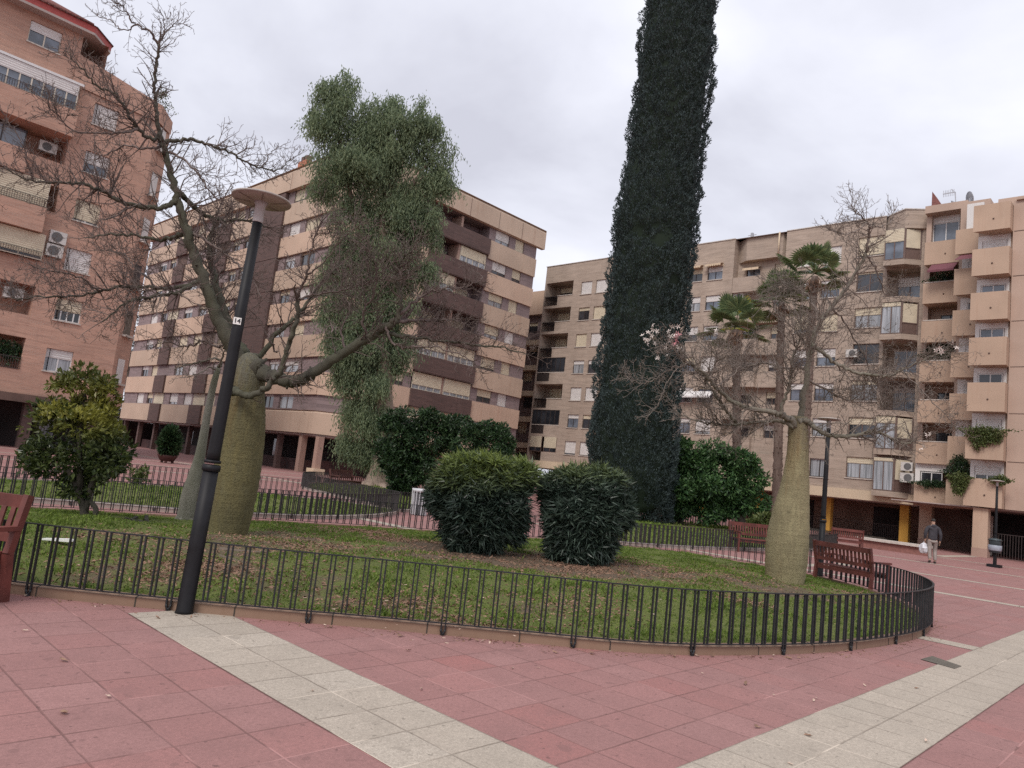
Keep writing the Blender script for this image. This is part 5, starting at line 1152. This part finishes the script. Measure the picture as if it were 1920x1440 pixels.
leafy('ficus_tree', 'smaller dark clipped crown right of the first clipped tree, above the left oleander', 'tree', (905, 940), 31., [(905, 825, 45, 38), (935, 825, 30, 42), (880, 835, 30, 35), (925, 865, 32, 30)], 16000, 'ficus_leaf', .155, [([(905, 942), (908, 900), (912, 850)], .13, .08)], 'dark_bark')
leafy('broadleaf_tree', 'wide dense glossy green tree behind the right fence, beside the cypress', 'tree', (1390, 990), 35., [(1300, 880, 60, 52), (1270, 925, 36, 50), (1350, 890, 62, 56), (1400, 905, 42, 50), (1310, 935, 62, 44), (1370, 940, 58, 40), (1290, 850, 45, 28), (1240, 945, 32, 34), (1415, 945, 26, 26), (1340, 850, 30, 22)], 52000, 'hedge_leaf', .19, [([(1390, 992), (1388, 975), (1380, 945)], .3, .2), ([(1388, 975), (1350, 940)], .15, .08), ([(1275, 990), (1280, 960)], .15, .1)], 'dark_bark', droop=.25)
leafy('shrub', 'small light green shrub beside the right bottle trunk and red bench', 'shrub', (1432, 1000), 28., [(1432, 978, 20, 20), (1420, 985, 16, 12), (1445, 990, 14, 14)], 1300, 'vine_leaf', .17, [([(1432, 1002), (1433, 980)], .03, .02)], 'dark_bark')
od1, od2 = depth_of(gnd(900, 1040, .2)), depth_of(gnd(1092, 1060, .2))
def oleander(label, px, depth, blobs, n, seed, young):
    global rng
    rng = np.random.default_rng(seed); e = empty('oleander_bush', at(*px, depth), label, 'shrub', 'clipped oleanders on the mound'); blobs = [(b[0], b[1], b[2]*.86, b[3]*.86) for b in blobs]; p, c, u = cloud(blobs, depth, n, .62); g = p[:, 2] > .22; p, c, u = p[g], c[g], u[g]
    # whorls: every tip bears a fan of long narrow leaves
    K = 8; out = unit(p-at(px[0], px[1]-60, depth)); tipd = unit(out+np.array([0, 0, .55])+rng.normal(size=p.shape)*.3); P8 = np.repeat(p, K, 0); T8 = np.repeat(tipd, K, 0); s = unit(np.cross(T8, rng.normal(size=T8.shape)))
    d = T8*(.25+.7*rng.random((len(P8), 1)))+s*.8+np.array([0, 0, -.12]); L = .14+.13*rng.random(len(P8)); P8 = P8-T8*.05*rng.random((len(P8), 1))
    v, f = leaves(P8, d, L, .021+.010*rng.random(len(P8)), .5)
    yy = np.clip(((P8-EYEV)@UU-((at(px[0], young, depth)-EYEV)@UU))/.6, 0, 1)*(.35+.65*(np.repeat(rng.random(len(p)), K) > .3)); npmesh('foliage', v, f, 'oleander_leaf', e, attr={'young': np.repeat(yy, 4)})
    m = MB()
    for i in range(26):
        a = rng.random()*6.28; b = at(*px, depth)+np.array([math.cos(a), math.sin(a), 0])*.22*rng.random()-np.array([0, 0, .1]); tp = p[int(rng.random()*len(p))]; m.tube(catmull([b, (b+tp)/2+np.array([0, 0, .15]), tp], 4), np.linspace(.018, .006, 9), 5)
    obj('stem', m, 'dark_bark', e)
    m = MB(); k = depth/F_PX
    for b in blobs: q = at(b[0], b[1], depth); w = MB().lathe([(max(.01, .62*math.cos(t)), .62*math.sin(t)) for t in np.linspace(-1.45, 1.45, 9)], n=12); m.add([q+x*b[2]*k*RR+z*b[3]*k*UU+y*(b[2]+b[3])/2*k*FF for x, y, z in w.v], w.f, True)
    obj('inner_foliage', m, 'shaded_inner_leaf', e)  # solid dark core paints the deep shade inside the bush
oleander('left of two clipped oleander bushes, taller, with yellow-green top', (900, 1046), od1, [(900, 945, 90, 80), (868, 905, 62, 48), (930, 902, 62, 48), (892, 998, 72, 46), (978, 895, 32, 30), (955, 975, 34, 44), (835, 930, 34, 44), (900, 872, 40, 22)], 5600, 41, 925)
oleander('right of two clipped oleander bushes, with long bluish leaves', (1092, 1066), od2, [(1095, 965, 90, 80), (1075, 915, 60, 42), (1120, 915, 55, 40), (1092, 1020, 72, 48), (1150, 960, 38, 40), (1040, 920, 26, 36)], 5600, 42, 912)
rng = np.random.default_rng(51)
sbd = depth_of(gnd(165, 982, .15))
leafy('evergreen_shrub', 'rounded dark shrub with yellowing top and short trunk by the left bench', 'shrub', (165, 984), sbd, [(140, 835, 92, 70), (145, 865, 82, 62), (105, 795, 52, 40), (180, 800, 48, 44), (148, 908, 46, 32), (66, 805, 30, 40), (72, 850, 32, 40), (155, 718, 52, 30), (200, 745, 28, 26), (115, 712, 28, 20), (222, 840, 26, 50), (140, 765, 60, 26)], 13000, 'citrus_leaf', .085, [([(160, 986), (157, 955), (145, 915), (120, 870)], .075, .03), ([(172, 985), (180, 955), (165, 930), (180, 880)], .05, .02), ([(160, 960), (175, 900), (200, 830)], .045, .02), ([(150, 915), (150, 830), (160, 730)], .05, .015)], 'dark_bark', (1.3, .35, 2.3, .25, 2.05), W=.5, hollow=.5)
leafy('young_shrub', 'small sparse plant on the narrow rear lawn beside the dark shrub', 'shrub', (258, 917), 21., [(250, 893, 14, 14), (268, 890, 12, 14), (258, 900, 10, 10)], 260, 'vine_leaf', .13, [([(258, 918), (258, 895)], .02, .01), ([(258, 905), (268, 885)], .012, .008)], 'dark_bark')
leafy('far_tree', 'hazy pale leafless tree in the gap between orange and beige blocks', 'tree', (236, 700), 100., [(238, 640, 20, 60, 3), (232, 700, 22, 40, 3), (250, 580, 14, 40, 3)], 3800, 'far_leaf', .42, [([(240, 760), (240, 680), (246, 590)], .5, .12)], 'twig_grey', W=.3)
leafy('far_tree', 'grey-green hedge closing the far gap between the orange and beige blocks', 'hedge', (232, 800), 98., [(225, 780, 30, 24, 3), (250, 785, 30, 22, 3), (205, 785, 26, 20, 3)], 2500, 'far_leaf', .5, [([(232, 802), (232, 780)], .3, .1)], 'twig_grey', W=.4)
# palms
def palm(label, top, base, depth, size, seed, yel=False, skirt=True):
    global rng
    rng = np.random.default_rng(seed); e = empty('fan_palm', at(*base, depth), label, 'palm', 'fan palms before the grey brick block'); C = at(*top, depth); m = MB(); P_ = catmull([at(*base, depth), at((base[0]*2+top[0])/3, (base[1]*2+top[1])/3, depth), at((base[0]+2*top[0])/3, (base[1]+2*top[1])/3, depth), C-np.array([0, 0, .2])], 14)
    n = len(P_); m.tube(P_, [.27*(1-.35*i/n)*(1+.16*(i % 2)) for i in range(n)], 12, jit=.2)
    for i in range(170):                                         # cut leaf bases
        t = rng.random(); q = P_[int(t*(n-2))]; a = rng.random()*6.28; r = .23*(1-.3*t); o = q+np.array([math.cos(a), math.sin(a), 0])*r; m.bar(o, o+np.array([math.cos(a)*.1, math.sin(a)*.1, .16]), .07, .03)
    obj('trunk', m, 'palm_bark', e); vs_, fs_, yo = [], [], []; st = MB(); k = 0
    for i in range(17):
        a = i*2.39996+rng.random()*.4; el = 1.35-1.9*((i+.5)/17)**1.0+rng.normal()*.1; dr = np.array([math.cos(a)*math.cos(el), math.sin(a)*math.cos(el), math.sin(el)]); L = size*(.75+.35*rng.random()); tip = C+dr*L*.62+np.array([0, 0, -.08*L]); st.tube([C, C+dr*L*.34+np.array([0, 0, .04]), tip], [.035, .025, .015], 5)
        sd = unit(np.cross(dr, (0, 0, 1.))); up_ = np.cross(sd, dr); R_ = L*.5
        for j in range(22):                                      # blades of the fan
            b = (j-10.5)/10.5*2.0; bd_ = math.cos(b)*dr+math.sin(b)*sd+up_*.12*(1-abs(b)/2); L2 = R_*(.72+.28*math.cos(b*.6)); w_ = .055*size
            s2 = unit(np.cross(bd_, up_))*w_; mid = tip+bd_*L2*.55; end = tip+bd_*L2+np.array([0, 0, -.22*L2*(.4+.5*abs(b)/2)])
            vs_ += [tip, mid+s2, end, mid-s2]; fs_.append((k, k+1, k+2, k+3)); k += 4; yo += [1. if (yel and i in (2, 5, 8)) else 0.]*4
    npmesh('crown', np.array(vs_), np.array(fs_), 'palm_leaf', e, attr={'young': yo}); obj('leaf_stalk', st, 'palm_leaf', e)
    if skirt:
        p = C+np.c_[rng.normal(size=(90, 2))*.26, -.25-rng.random(90)*.7]; v, f = leaves(p, rng.normal(size=p.shape)*.25+np.array([0, 0, -1.]), .5, .09); npmesh('dead_skirt', v, f, 'dry_leaf', e)
    return e
palm('shortest fan palm with a yellow leaf, nearest the cypress', (1380, 612), (1383, 985), 43., 2.1, 61, True)
palm('middle fan palm of the three in front of the grey brick block', (1466, 560), (1455, 985), 44., 2.1, 62)
palm('tallest fan palm, behind the right bottle tree', (1528, 512), (1500, 985), 43., 2.25, 63)
rng = np.random.default_rng(71); random.seed(71)
# ------------------------------------------------------------------ lamps
def lamp(loc, label, H, lean=(0, 0), sticker=False):
    e = empty('street_lamp', loc, label, 'street lamp', 'mushroom lamps of the square'); t = np.array([lean[0], lean[1], 0])
    def P(z): return t*z/H+np.array([0, 0, z])
    m = MB(); r = [.135, .135, .128, .122]; n = 18
    m.tube([P(0), P(.03), P(.6), P(1.34)], [.084, .075, .073, .071], 18); obj('base_column', m, 'lamp_black', e, True)
    m = MB(); m.tube([P(1.32), P(1.325), P(1.375), P(1.38)], [.076, .084, .084, .072], 18); m.tube([P(1.395), P(1.40), P(1.42), P(1.425)], [.068, .078, .078, .064], 18); obj('collar', m, 'lamp_black', e, True)
    m = MB(); m.tube([P(1.4), P(1.5), P(2.6), P(H-.22)], [.064, .061, .054, .047], 18); obj('pole', m, 'lamp_black', e, True)
    m = MB(); m.tube([P(H-.22), P(H-.21), P(H-.05), P(H+.0)], [.050, .050, .050, .075], 18); obj('neck', m, 'lamp_neck', e, True)
    m = MB(); c = P(H); m.lathe([(.06, -.012), (.14, -.006), (.262, .0), (.262, .006), (.282, .004), (.287, .014), (.283, .024), (.22, .042), (.12, .056), (.01, .062)], c, 36); obj('disc_shade', m, 'lamp_disc', e, True)
    m = MB()
    for a in (.4, 1.5, 2.4, 3.3, 4.3, 5.4): m.bar(c+np.array([math.cos(a)*.1, math.sin(a)*.1, -.022]), c+np.array([math.cos(a)*.262, math.sin(a)*.255, -.0015]), .006, .003)
    obj('disc_rib', m, 'frame_brown', e, True)
    if sticker:
        d = unit(np.array([-loc[0], -loc[1], 0.])); s = np.array([-d[1], d[0], 0]); z = 2.77; o = P(z)+d*.056-s*.016; m = MB(); q = []
        for w in (-.036, .036):
            for h in (-.034, .034): q.append(o+s*w+np.array([0, 0, h]))
        dd = d*.002; m.add([x for x in q]+[x-dd*3 for x in q], [(0, 2, 3, 1), (4, 5, 7, 6), (0, 1, 5, 4), (2, 6, 7, 3), (0, 4, 6, 2), (1, 3, 7, 5)]); k = obj('number_plate', m, 'paper', e, True)
        cu = bpy.data.curves.new('number', 'FONT'); cu.body = '14'; cu.size = .062; cu.align_x = 'CENTER'; cu.align_y = 'CENTER'; cu.extrude = .0005; cu.offset = .0012; cu.materials.append(MATS['ink'])
        t0 = bpy.data.objects.new('number', cu); COL.objects.link(t0); dg = bpy.context.evaluated_depsgraph_get(); dg.update(); tm = bpy.data.meshes.new_from_object(t0.evaluated_get(dg)); bpy.data.objects.remove(t0); to = link('number', tm, k); rx = unit(np.cross((0, 0, 1.), d)); up = np.array([0, 0, 1.]); Mx = Matrix.Identity(4)
        for i in range(3): Mx[i][0], Mx[i][1], Mx[i][2], Mx[i][3] = rx[i], up[i], d[i], (o+d*.0025)[i]
        to.matrix_local = Mx
    return e
b = gnd(345, 1150); tgt = at(489, 372, depth_of(b)+.5); lamp(b, 'black lamp post with number plate 14 in the foreground before the bottle tree', 4.0, (RR*.10)[:2], True)
lamp(gnd(1537, 1080), 'black lamp post just right of the right bottle trunk', 3.9, (-.0, .0)); far = gnd(1865, 1063); lamp(far, 'farthest lamp post, with a litter bin, before the peach block', 3.8)
# ------------------------------------------------------------------ benches
def bench(label, loc, rz, L=1.5, mat='bench_red'):
    """x along the bench, y = forwards"""
    e = empty('park_bench', loc, label, 'bench', 'slatted wooden park benches', rz)
    for x in (-L/2, L/2):
        m = MB(); m.bar((x, -.27, 0), (x, -.22, .42), .07, .06, (1, 0, 0)); m.bar((x, -.22, .42), (x, -.33, .93), .07, .055, (1, 0, 0)); obj('rear_leg', m, mat, e, True)
        m = MB(); m.bar((x, .26, 0), (x, .26, .62), .07, .06, (1, 0, 0)); obj('front_leg', m, mat, e, True)
        m = MB(); m.bar((x, -.28, .64), (x, .33, .645), .075, .04); obj('armrest', m, mat, e, True)
    m = MB()
    for i in range(5): y = -.18+i*.105; m.box(-L/2+.04, L/2-.04, y-.042, y+.042, .41+.0*i, .435)
    m.box(-L/2+.036, L/2-.036, .20, .235, .32, .405); m.box(-L/2+.036, L/2-.036, -.235, -.205, .32, .405); obj('seat', m, mat, e, True)
    m = MB(); m.bar((-L/2+.03, -.315, .87), (L/2-.03, -.315, .87), .045, .11); m.bar((-L/2+.03, -.255, .555), (L/2-.03, -.255, .555), .04, .075); n = 14
    for i in range(n): x = -L/2+.1+(L-.2)*i/(n-1); m.bar((x, -.262, .58), (x, -.306, .84), .048, .02, (0, 1, .2))
    obj('backrest', m, mat, e, True)
    return e
bench('dark red bench with its back to us, behind the right end of the railing', gnd(1606, 1107)+np.array([.30, .25, 0]), math.atan2(gnd(1568, 1097)[1]-gnd(1645, 1114)[1], gnd(1568, 1097)[0]-gnd(1645, 1114)[0])+math.pi, 1.45)
q = gnd(6, 1128); dr = unit(np.array([-.55, .83])); yv = np.array([-dr[1], dr[0]]); fp = q[:2]+dr*.75+yv*.27; bench('red bench cut off by the left edge of the photo', (fp[0], fp[1], 0), math.atan2(dr[1], dr[0]), 1.5)
q = gnd(1412, 1036); bench('red bench standing on the path before the cypress lawn', (*q[:2], 0), math.radians(150), 1.5)
q = gnd(1585, 1030); bench('farther red bench behind the bench at the railing end', (*q[:2], 0), math.radians(-60), 1.3)
q = gnd(646, 917); bench('dark brown bench before the arcade, left of the drooping tree trunk', (*q[:2], 0), math.atan2(*(gnd(620, 915)-gnd(672, 917))[[1, 0]]), 2.0, 'bench_brown')
# ------------------------------------------------------------------ bins, pots, kerbside things
q = gnd(784, 966); e = empty('litter_bin', q, 'grey-white slatted litter bin beside the left oleander', 'litter bin', None)
m = MB(); m.lathe([(.20, .0), (.21, .1), (.235, .72), (.24, .74)], (0, 0, 0), 24); obj('liner', m, 'bin_gap', e, True); m = MB()
for i in range(16):
    a = i*math.pi/8; m.bar((.225*math.cos(a), .225*math.sin(a), .02), (.262*math.cos(a), .262*math.sin(a), .78), .062, .02, (-math.sin(a), math.cos(a), 0))
obj('slat', m, 'bin_white', e, True); m = MB(); m.lathe([(.25, .74), (.285, .74), (.29, .84), (.25, .84), (.24, .76)], (0, 0, 0), 24); obj('rim', m, 'bin_white', e, True)
q = far+np.array([-.35, -.05, 0]); e = empty('litter_bin', q, 'dark green bin with a grey band hung on the farthest lamp post', 'litter bin')
m = MB(); m.lathe([(.2, .62), (.23, .64), (.25, 1.15), (.25, 1.16)], (0, 0, 0), 20); obj('body', m, 'bin_green', e, True); m = MB(); m.lathe([(.252, .72), (.262, .73), (.268, .95), (.258, .96)], (0, 0, 0), 20); obj('band', m, 'bin_band', e, True); m = MB(); m.lathe([(.27, 1.16), (.28, 1.18), (.22, 1.24), (.02, 1.27)], (0, 0, 0), 20); obj('lid', m, 'bin_green', e, True); m = MB(); m.bar((.0, .0, 0), (.0, 0, .62), .1); m.box(-.3, .3, -.25, .25, 0, .12); obj('foot', m, 'lamp_black', e, True)
q = gnd(312, 868); e = empty('planter', q, 'dark low bowl planter with bushy conifer far behind the slim bottle trunk', 'planter'); m = MB(); m.lathe([(.32, .1), (.42, .14), (.58, .38), (.62, .48), (.56, .48), (.4, .4)], (0, 0, 0), 6)
for a in range(3): m.bar((.34*math.cos(a*2.1), .34*math.sin(a*2.1), 0), (.34*math.cos(a*2.1), .34*math.sin(a*2.1), .16), .12)
obj('bowl', m, 'pot', e, True); dpt = depth_of(q); p, c, u = cloud([(318, 830, 15, 24), (321, 815, 11, 12), (314, 842, 10, 12)], dpt, 3600, .2); v, f = leaves(p, unit(p-c)+np.array([0, 0, .6])+rng.normal(size=p.shape)*.4, .34, .14)
npmesh('foliage', v, f, 'ficus_leaf', e)
q = gnd(1700, 1037); e = empty('stone_seat', q, 'low stone seat with pale slab top beside the walking person', 'stone seat'); m = MB(); m.box(q[0]-.3, q[0]+.5, q[1]-1.0, q[1]+2.2, 0, .38); obj('seat_base', m, 'stone_red', e); m = MB(); m.box(q[0]-.45, q[0]+.65, q[1]-1.1, q[1]+2.3, .38, .5); obj('slab', m, 'stone_light', e)
q = gnd(108, 1029, .16); m = MB(); s_ = np.array([.13, -.10, 0]); w_ = np.array([.035, .045, .0]); zz = float(lawn1.z(q[None, :2])[0])+.035; q[2] = zz
m.add([q-s_-w_, q+s_*.8-w_*.7, q+s_*1.1+np.array([0, 0, .015]), q+s_*.6+w_, q-s_+w_, q-s_-w_+np.array([0, 0, .02]), q+s_*.8-w_*.7+np.array([0, 0, .035]), q+s_*1.1+np.array([0, 0, .03]), q+s_*.6+w_+np.array([0, 0, .03]), q-s_+w_+np.array([0, 0, .012])], [(5, 6, 7, 8, 9), (0, 1, 6, 5), (1, 2, 7, 6), (2, 3, 8, 7), (3, 4, 9, 8), (4, 0, 5, 9)]); tag(obj('paper_scrap', m, 'paper'), 'torn strip of white paper lying on the grass left of the lamp', 'litter')
m = MB(); q = gnd(262, 985, .2)
for i in range(14): m.bar(q+rng.normal(size=3)*np.array([.1, .1, .03]), q+rng.normal(size=3)*np.array([.12, .12, .05])+np.array([0, 0, .05]), .05, .04)
tag(obj('wood_scrap', m, 'dark_bark'), 'small dark heap of debris on the grass between shrub and slim trunk', 'debris')
for (u, v, L, a, lab) in ((470, 1046, .8, -.5, 'bare surface root running right from the big trunk'), (440, 1060, .5, -1.2, 'short surface root running towards the railing from the big trunk')):
    q = gnd(u, v, .15); z = lambda x: float(lawn1.z(np.array([x[:2]]))[0]); dr = np.array([math.cos(a), math.sin(a), 0]); pts = [q+dr*t for t in np.linspace(-L/2, L/2, 6)]; pts = [np.array([*x[:2], z(x)-.006]) for x in pts]; m = MB(); m.tube(catmull(pts, 3), np.linspace(.035, .015, 16), 8, jit=.2); tag(obj('surface_root', m, 'root_bark'), lab, 'root')
# ------------------------------------------------------------------ fallen leaves
def leaf_mesh(s, seed):
    r_ = np.random.default_rng(seed); n = 9; m = MB(); o = []
    for i in range(n):
        a = 2*math.pi*i/n; r = s*(.55+.5*r_.random())*(1.4 if i in (0, 4, 5) else .8); o.append((r*math.cos(a), r*.6*math.sin(a), .006+s*.35*r_.random()))
    m.add([(0, 0, .004)]+o, [(0, i+1, (i+1) % n+1) for i in range(n)]); return m
protos = []
for k in range(4):
    o = obj('fallen_leaf', leaf_mesh([.034, .026, .038, .022][k], k), ['dry_leaf', 'pale_leaf', 'dry_leaf', 'pale_leaf'][k]); protos.append(o)
def drop(px_list, label, group, ids, z=0.):
    for i, (u, v) in enumerate(px_list):
        o = protos[ids[i % len(ids)]]; c = o.copy(); COL.objects.link(c); q = gnd(u, v, z); zz = float(lawn1.z(q[None, :2])[0])+.012 if z > .01 else .006
        c.location = (q[0], q[1], zz); c.rotation_euler = (random.uniform(-.25, .25), random.uniform(-.25, .25), random.random()*6.28); s = random.uniform(.6, 1.15); c.scale = (s, s, s); tag(c, label, 'fallen leaf', group)
drop([(752, 1194), (851, 1197), (882, 1200), (895, 1203), (905, 1204), (930, 1205), (945, 1206), (1020, 1224), (1040, 1225), (1110, 1226), (1142, 1223), (1252, 1226), (1264, 1231), (1305, 1231), (1335, 1232), (1410, 1233), (1450, 1231), (1480, 1236), (1500, 1235), (1525, 1226), (1588, 1222), (620, 1177), (700, 1184)], 'crumpled brown leaf lying on the tiles along the front kerb', 'dry leaves along the front kerb', (0, 1, 2))
drop([(690, 1176), (765, 1221), (585, 1298), (607, 1174), (118, 1240), (790, 1294), (1316, 1264), (1398, 1284), (1530, 1311), (1525, 1315), (1720, 1292), (1620, 1286), (1685, 1250), (1614, 1228), (1780, 1167), (1840, 1217), (1912, 1138), (47, 1119), (45, 1185), (120, 1340), (200, 1308), (1450, 1305), (1517, 1382), (1735, 1392), (1480, 1435), (1420, 1365), (960, 1255), (1009, 1254), (295, 1160), (305, 1139)], 'single small dry leaf out on the open tiles', 'scattered leaves on the plaza', (3, 0, 1))
drop([(random.uniform(380, 1560), 0) and (u, v) for u, v in [(random.uniform(700, 1500), random.uniform(1095, 1200)) for _ in range(44)]+[(random.uniform(100, 700), random.uniform(1010, 1130)) for _ in range(22)]], 'small pale leaf lying in the grass behind the front railing', 'pale leaves in the front lawn', (3, 1), .16)
for o in protos: bpy.data.objects.remove(o)
# ------------------------------------------------------------------ person walking away
def skinned(name, verts, edges, radii, mat, parent, sub=2, root=0):
    me = bpy.data.meshes.new(name); me.from_pydata(verts, edges, []); o = link(name, me, None); me.materials.append(MATS[mat])
    md = o.modifiers.new('skin', 'SKIN'); sk = me.skin_vertices[0].data if me.skin_vertices else None
    if sk is None: 
        bm = bmesh.new(); bm.from_mesh(me); bm.verts.layers.skin.verify(); bm.to_mesh(me); bm.free(); sk = me.skin_vertices[0].data
    for i, r in enumerate(radii): sk[i].radius = r if isinstance(r, tuple) else (r, r); sk[i].use_root = (i == root)
    md.use_smooth_shade = True; s2 = o.modifiers.new('sub', 'SUBSURF'); s2.levels = sub; s2.render_levels = sub
    dg = bpy.context.evaluated_depsgraph_get(); dg.update(); nm = bpy.data.meshes.new_from_object(o.evaluated_get(dg)); bpy.data.objects.remove(o)
    nm.materials.clear(); nm.materials.append(MATS[mat]); r = link(name, nm, parent); r.data.polygons.foreach_set('use_smooth', [True]*len(nm.polygons)); return r
def person(loc, rz):
    e = empty('person', loc, 'person walking away in dark hooded jacket and grey trousers, holding a white bag', 'person', None, rz)
    # x = left, y = forwards, mid stride
    V = [(0, 0, .98), (0, .0, 1.15), (0, .0, 1.32), (0, -.01, 1.47), (0, .01, 1.55), (.0, .03, 1.66), (0, .03, 1.76),
         (.10, 0, .93), (.11, .10, .53), (.11, -.02, .10), (.115, .11, .03), (-.10, 0, .93), (-.11, -.02, .52), (-.11, -.17, .14), (-.11, -.05, .035),
         (.20, -.01, 1.42), (.26, -.05, 1.15), (.27, .02, .90), (.27, .04, .82), (-.20, -.01, 1.42), (-.27, -.04, 1.16), (-.26, .05, .93), (-.26, .07, .85)]
    E_ = [(0, 1), (1, 2), (2, 3), (3, 4), (4, 5), (5, 6), (0, 7), (7, 8), (8, 9), (9, 10), (0, 11), (11, 12), (12, 13), (13, 14), (3, 15), (15, 16), (16, 17), (17, 18), (3, 19), (19, 20), (20, 21), (21, 22)]
    RD = [(.15, .11), (.14, .105), (.155, .11), (.11, .08), .055, (.085, .10), (.07, .085), .09, .062, .042, .035, .09, .062, .042, .035, .06, .045, .034, .035, .06, .045, .034, .035]
    skinned('body', V, E_, RD, 'skin', e)
    skinned('jacket', [(0, 0, .90), (0, 0, 1.0), (0, 0, 1.18), (0, 0, 1.34), (0, -.01, 1.46), (0, -.02, 1.53), (.21, -.01, 1.41), (.275, -.05, 1.15), (.28, .02, .91), (-.21, -.01, 1.41), (-.285, -.04, 1.16), (-.275, .05, .94)], [(0, 1), (1, 2), (2, 3), (3, 4), (4, 5), (4, 6), (6, 7), (7, 8), (4, 9), (9, 10), (10, 11)], [(.185, .135), (.19, .14), (.185, .135), (.20, .14), (.15, .11), (.10, .085), .085, .068, .052, .085, .068, .052], 'jacket', e)
    skinned('hood', [(-.07, -.07, 1.50), (0, -.11, 1.50), (.07, -.07, 1.50)], [(0, 1), (1, 2)], [.06, .075, .06], 'jacket', e, 2, 1)
    skinned('trousers', [(0, 0, .96), (.105, 0, .86), (.115, .10, .53), (.112, -.02, .10), (-.105, 0, .86), (-.115, -.02, .52), (-.112, -.165, .15)], [(0, 1), (1, 2), (2, 3), (0, 4), (4, 5), (5, 6)], [(.155, .12), .105, .082, .066, .105, .082, .066], 'trousers', e)
    for x, y, z, p in ((.113, -.04, .05, 0.), (-.112, -.18, .10, .35)):
        skinned('shoe', [(x, y-.03, z+.0), (x, y+.08, z-.005-p*.06), (x+.01, y+.19, z-.012-p*.16)], [(0, 1), (1, 2)], [(.048, .05), (.05, .045), (.045, .032)], 'shoes', e, 1)
    skinned('hair', [(0, -.0, 1.66), (0, .0, 1.73), (0, .03, 1.79)], [(0, 1), (1, 2)], [(.085, .085), (.092, .10), (.07, .08)], 'hair', e)
    for sx in (1, -1):
        for k in range(4):
            x0, y0, z0 = sx*.27, (.04 if sx > 0 else .07)+(k-1.5)*.02, .80 if sx > 0 else .83; skinned('finger', [(x0, y0, z0), (x0-sx*.005, y0+.005, z0-.045-.004*k*(3-k)), (x0-sx*.025, y0+.01, z0-.07)], [(0, 1), (1, 2)], [.010, .009, .008], 'skin', e, 1)
        skinned('thumb', [(sx*.255, (.07 if sx > 0 else .10), .86), (sx*.245, (.10 if sx > 0 else .13), .82), (sx*.245, (.105 if sx > 0 else .135), .79)], [(0, 1), (1, 2)], [.012, .010, .009], 'skin', e, 1)
    return e
pq_ = gnd(1747, 1056); hd = math.atan2(FF[1]*.9-.1, FF[0])-math.pi/2-.15
pe_ = person((*pq_[:2], 0), hd)
bl = Vector((-.0, 0, 0)); Lp = Matrix.Rotation(hd, 3, 'Z') @ Vector((-.32, .08, 0)) ; 
Lp = Matrix.Rotation(hd, 3, 'Z') @ Vector((-.0, 0, 0))
hand = Matrix.Rotation(hd, 3, 'Z') @ Vector((-.29, .09, .80)); left = -RR[:2]; hl = Matrix.Rotation(hd, 3, 'Z') @ Vector((.29, .05, .77))
g_ = np.array(hl if (np.array(hl)[:2]@left) > 0 else hand)+np.array(pe_.location); be = empty('carrier_bag', (g_[0], g_[1], g_[2]-.42), 'crumpled white plastic carrier bag held by the walking person', 'bag')
m = MB(); n = 16; pr_ = [(.02, -.40), (.13, -.39), (.19, -.30), (.20, -.18), (.15, -.06), (.07, .0), (.03, .04)]
for i, (r, z) in enumerate(pr_):
    for j in range(n): a = 2*math.pi*j/n; rr_ = r*(1+.16*math.sin(3*a+i)+.1*rng.normal()); m.v.append((g_[0]+rr_*math.cos(a), g_[1]+rr_*.8*math.sin(a), g_[2]-.04+z+.012*rng.normal()))
for i in range(len(pr_)-1):
    for j in range(n): m.f.append((i*n+j, i*n+(j+1) % n, (i+1)*n+(j+1) % n, (i+1)*n+j)); m.smooth.append(False)
obj('bag_body', m, 'bag', be); m = MB()
for s in (-.02, .02): m.tube(catmull([(g_[0]+s-.04, g_[1], g_[2]-.05), (g_[0]+s, g_[1], g_[2]+.03), (g_[0]+s+.04, g_[1], g_[2]-.05)], 4), .008, 5)
obj('handle', m, 'bag', be)
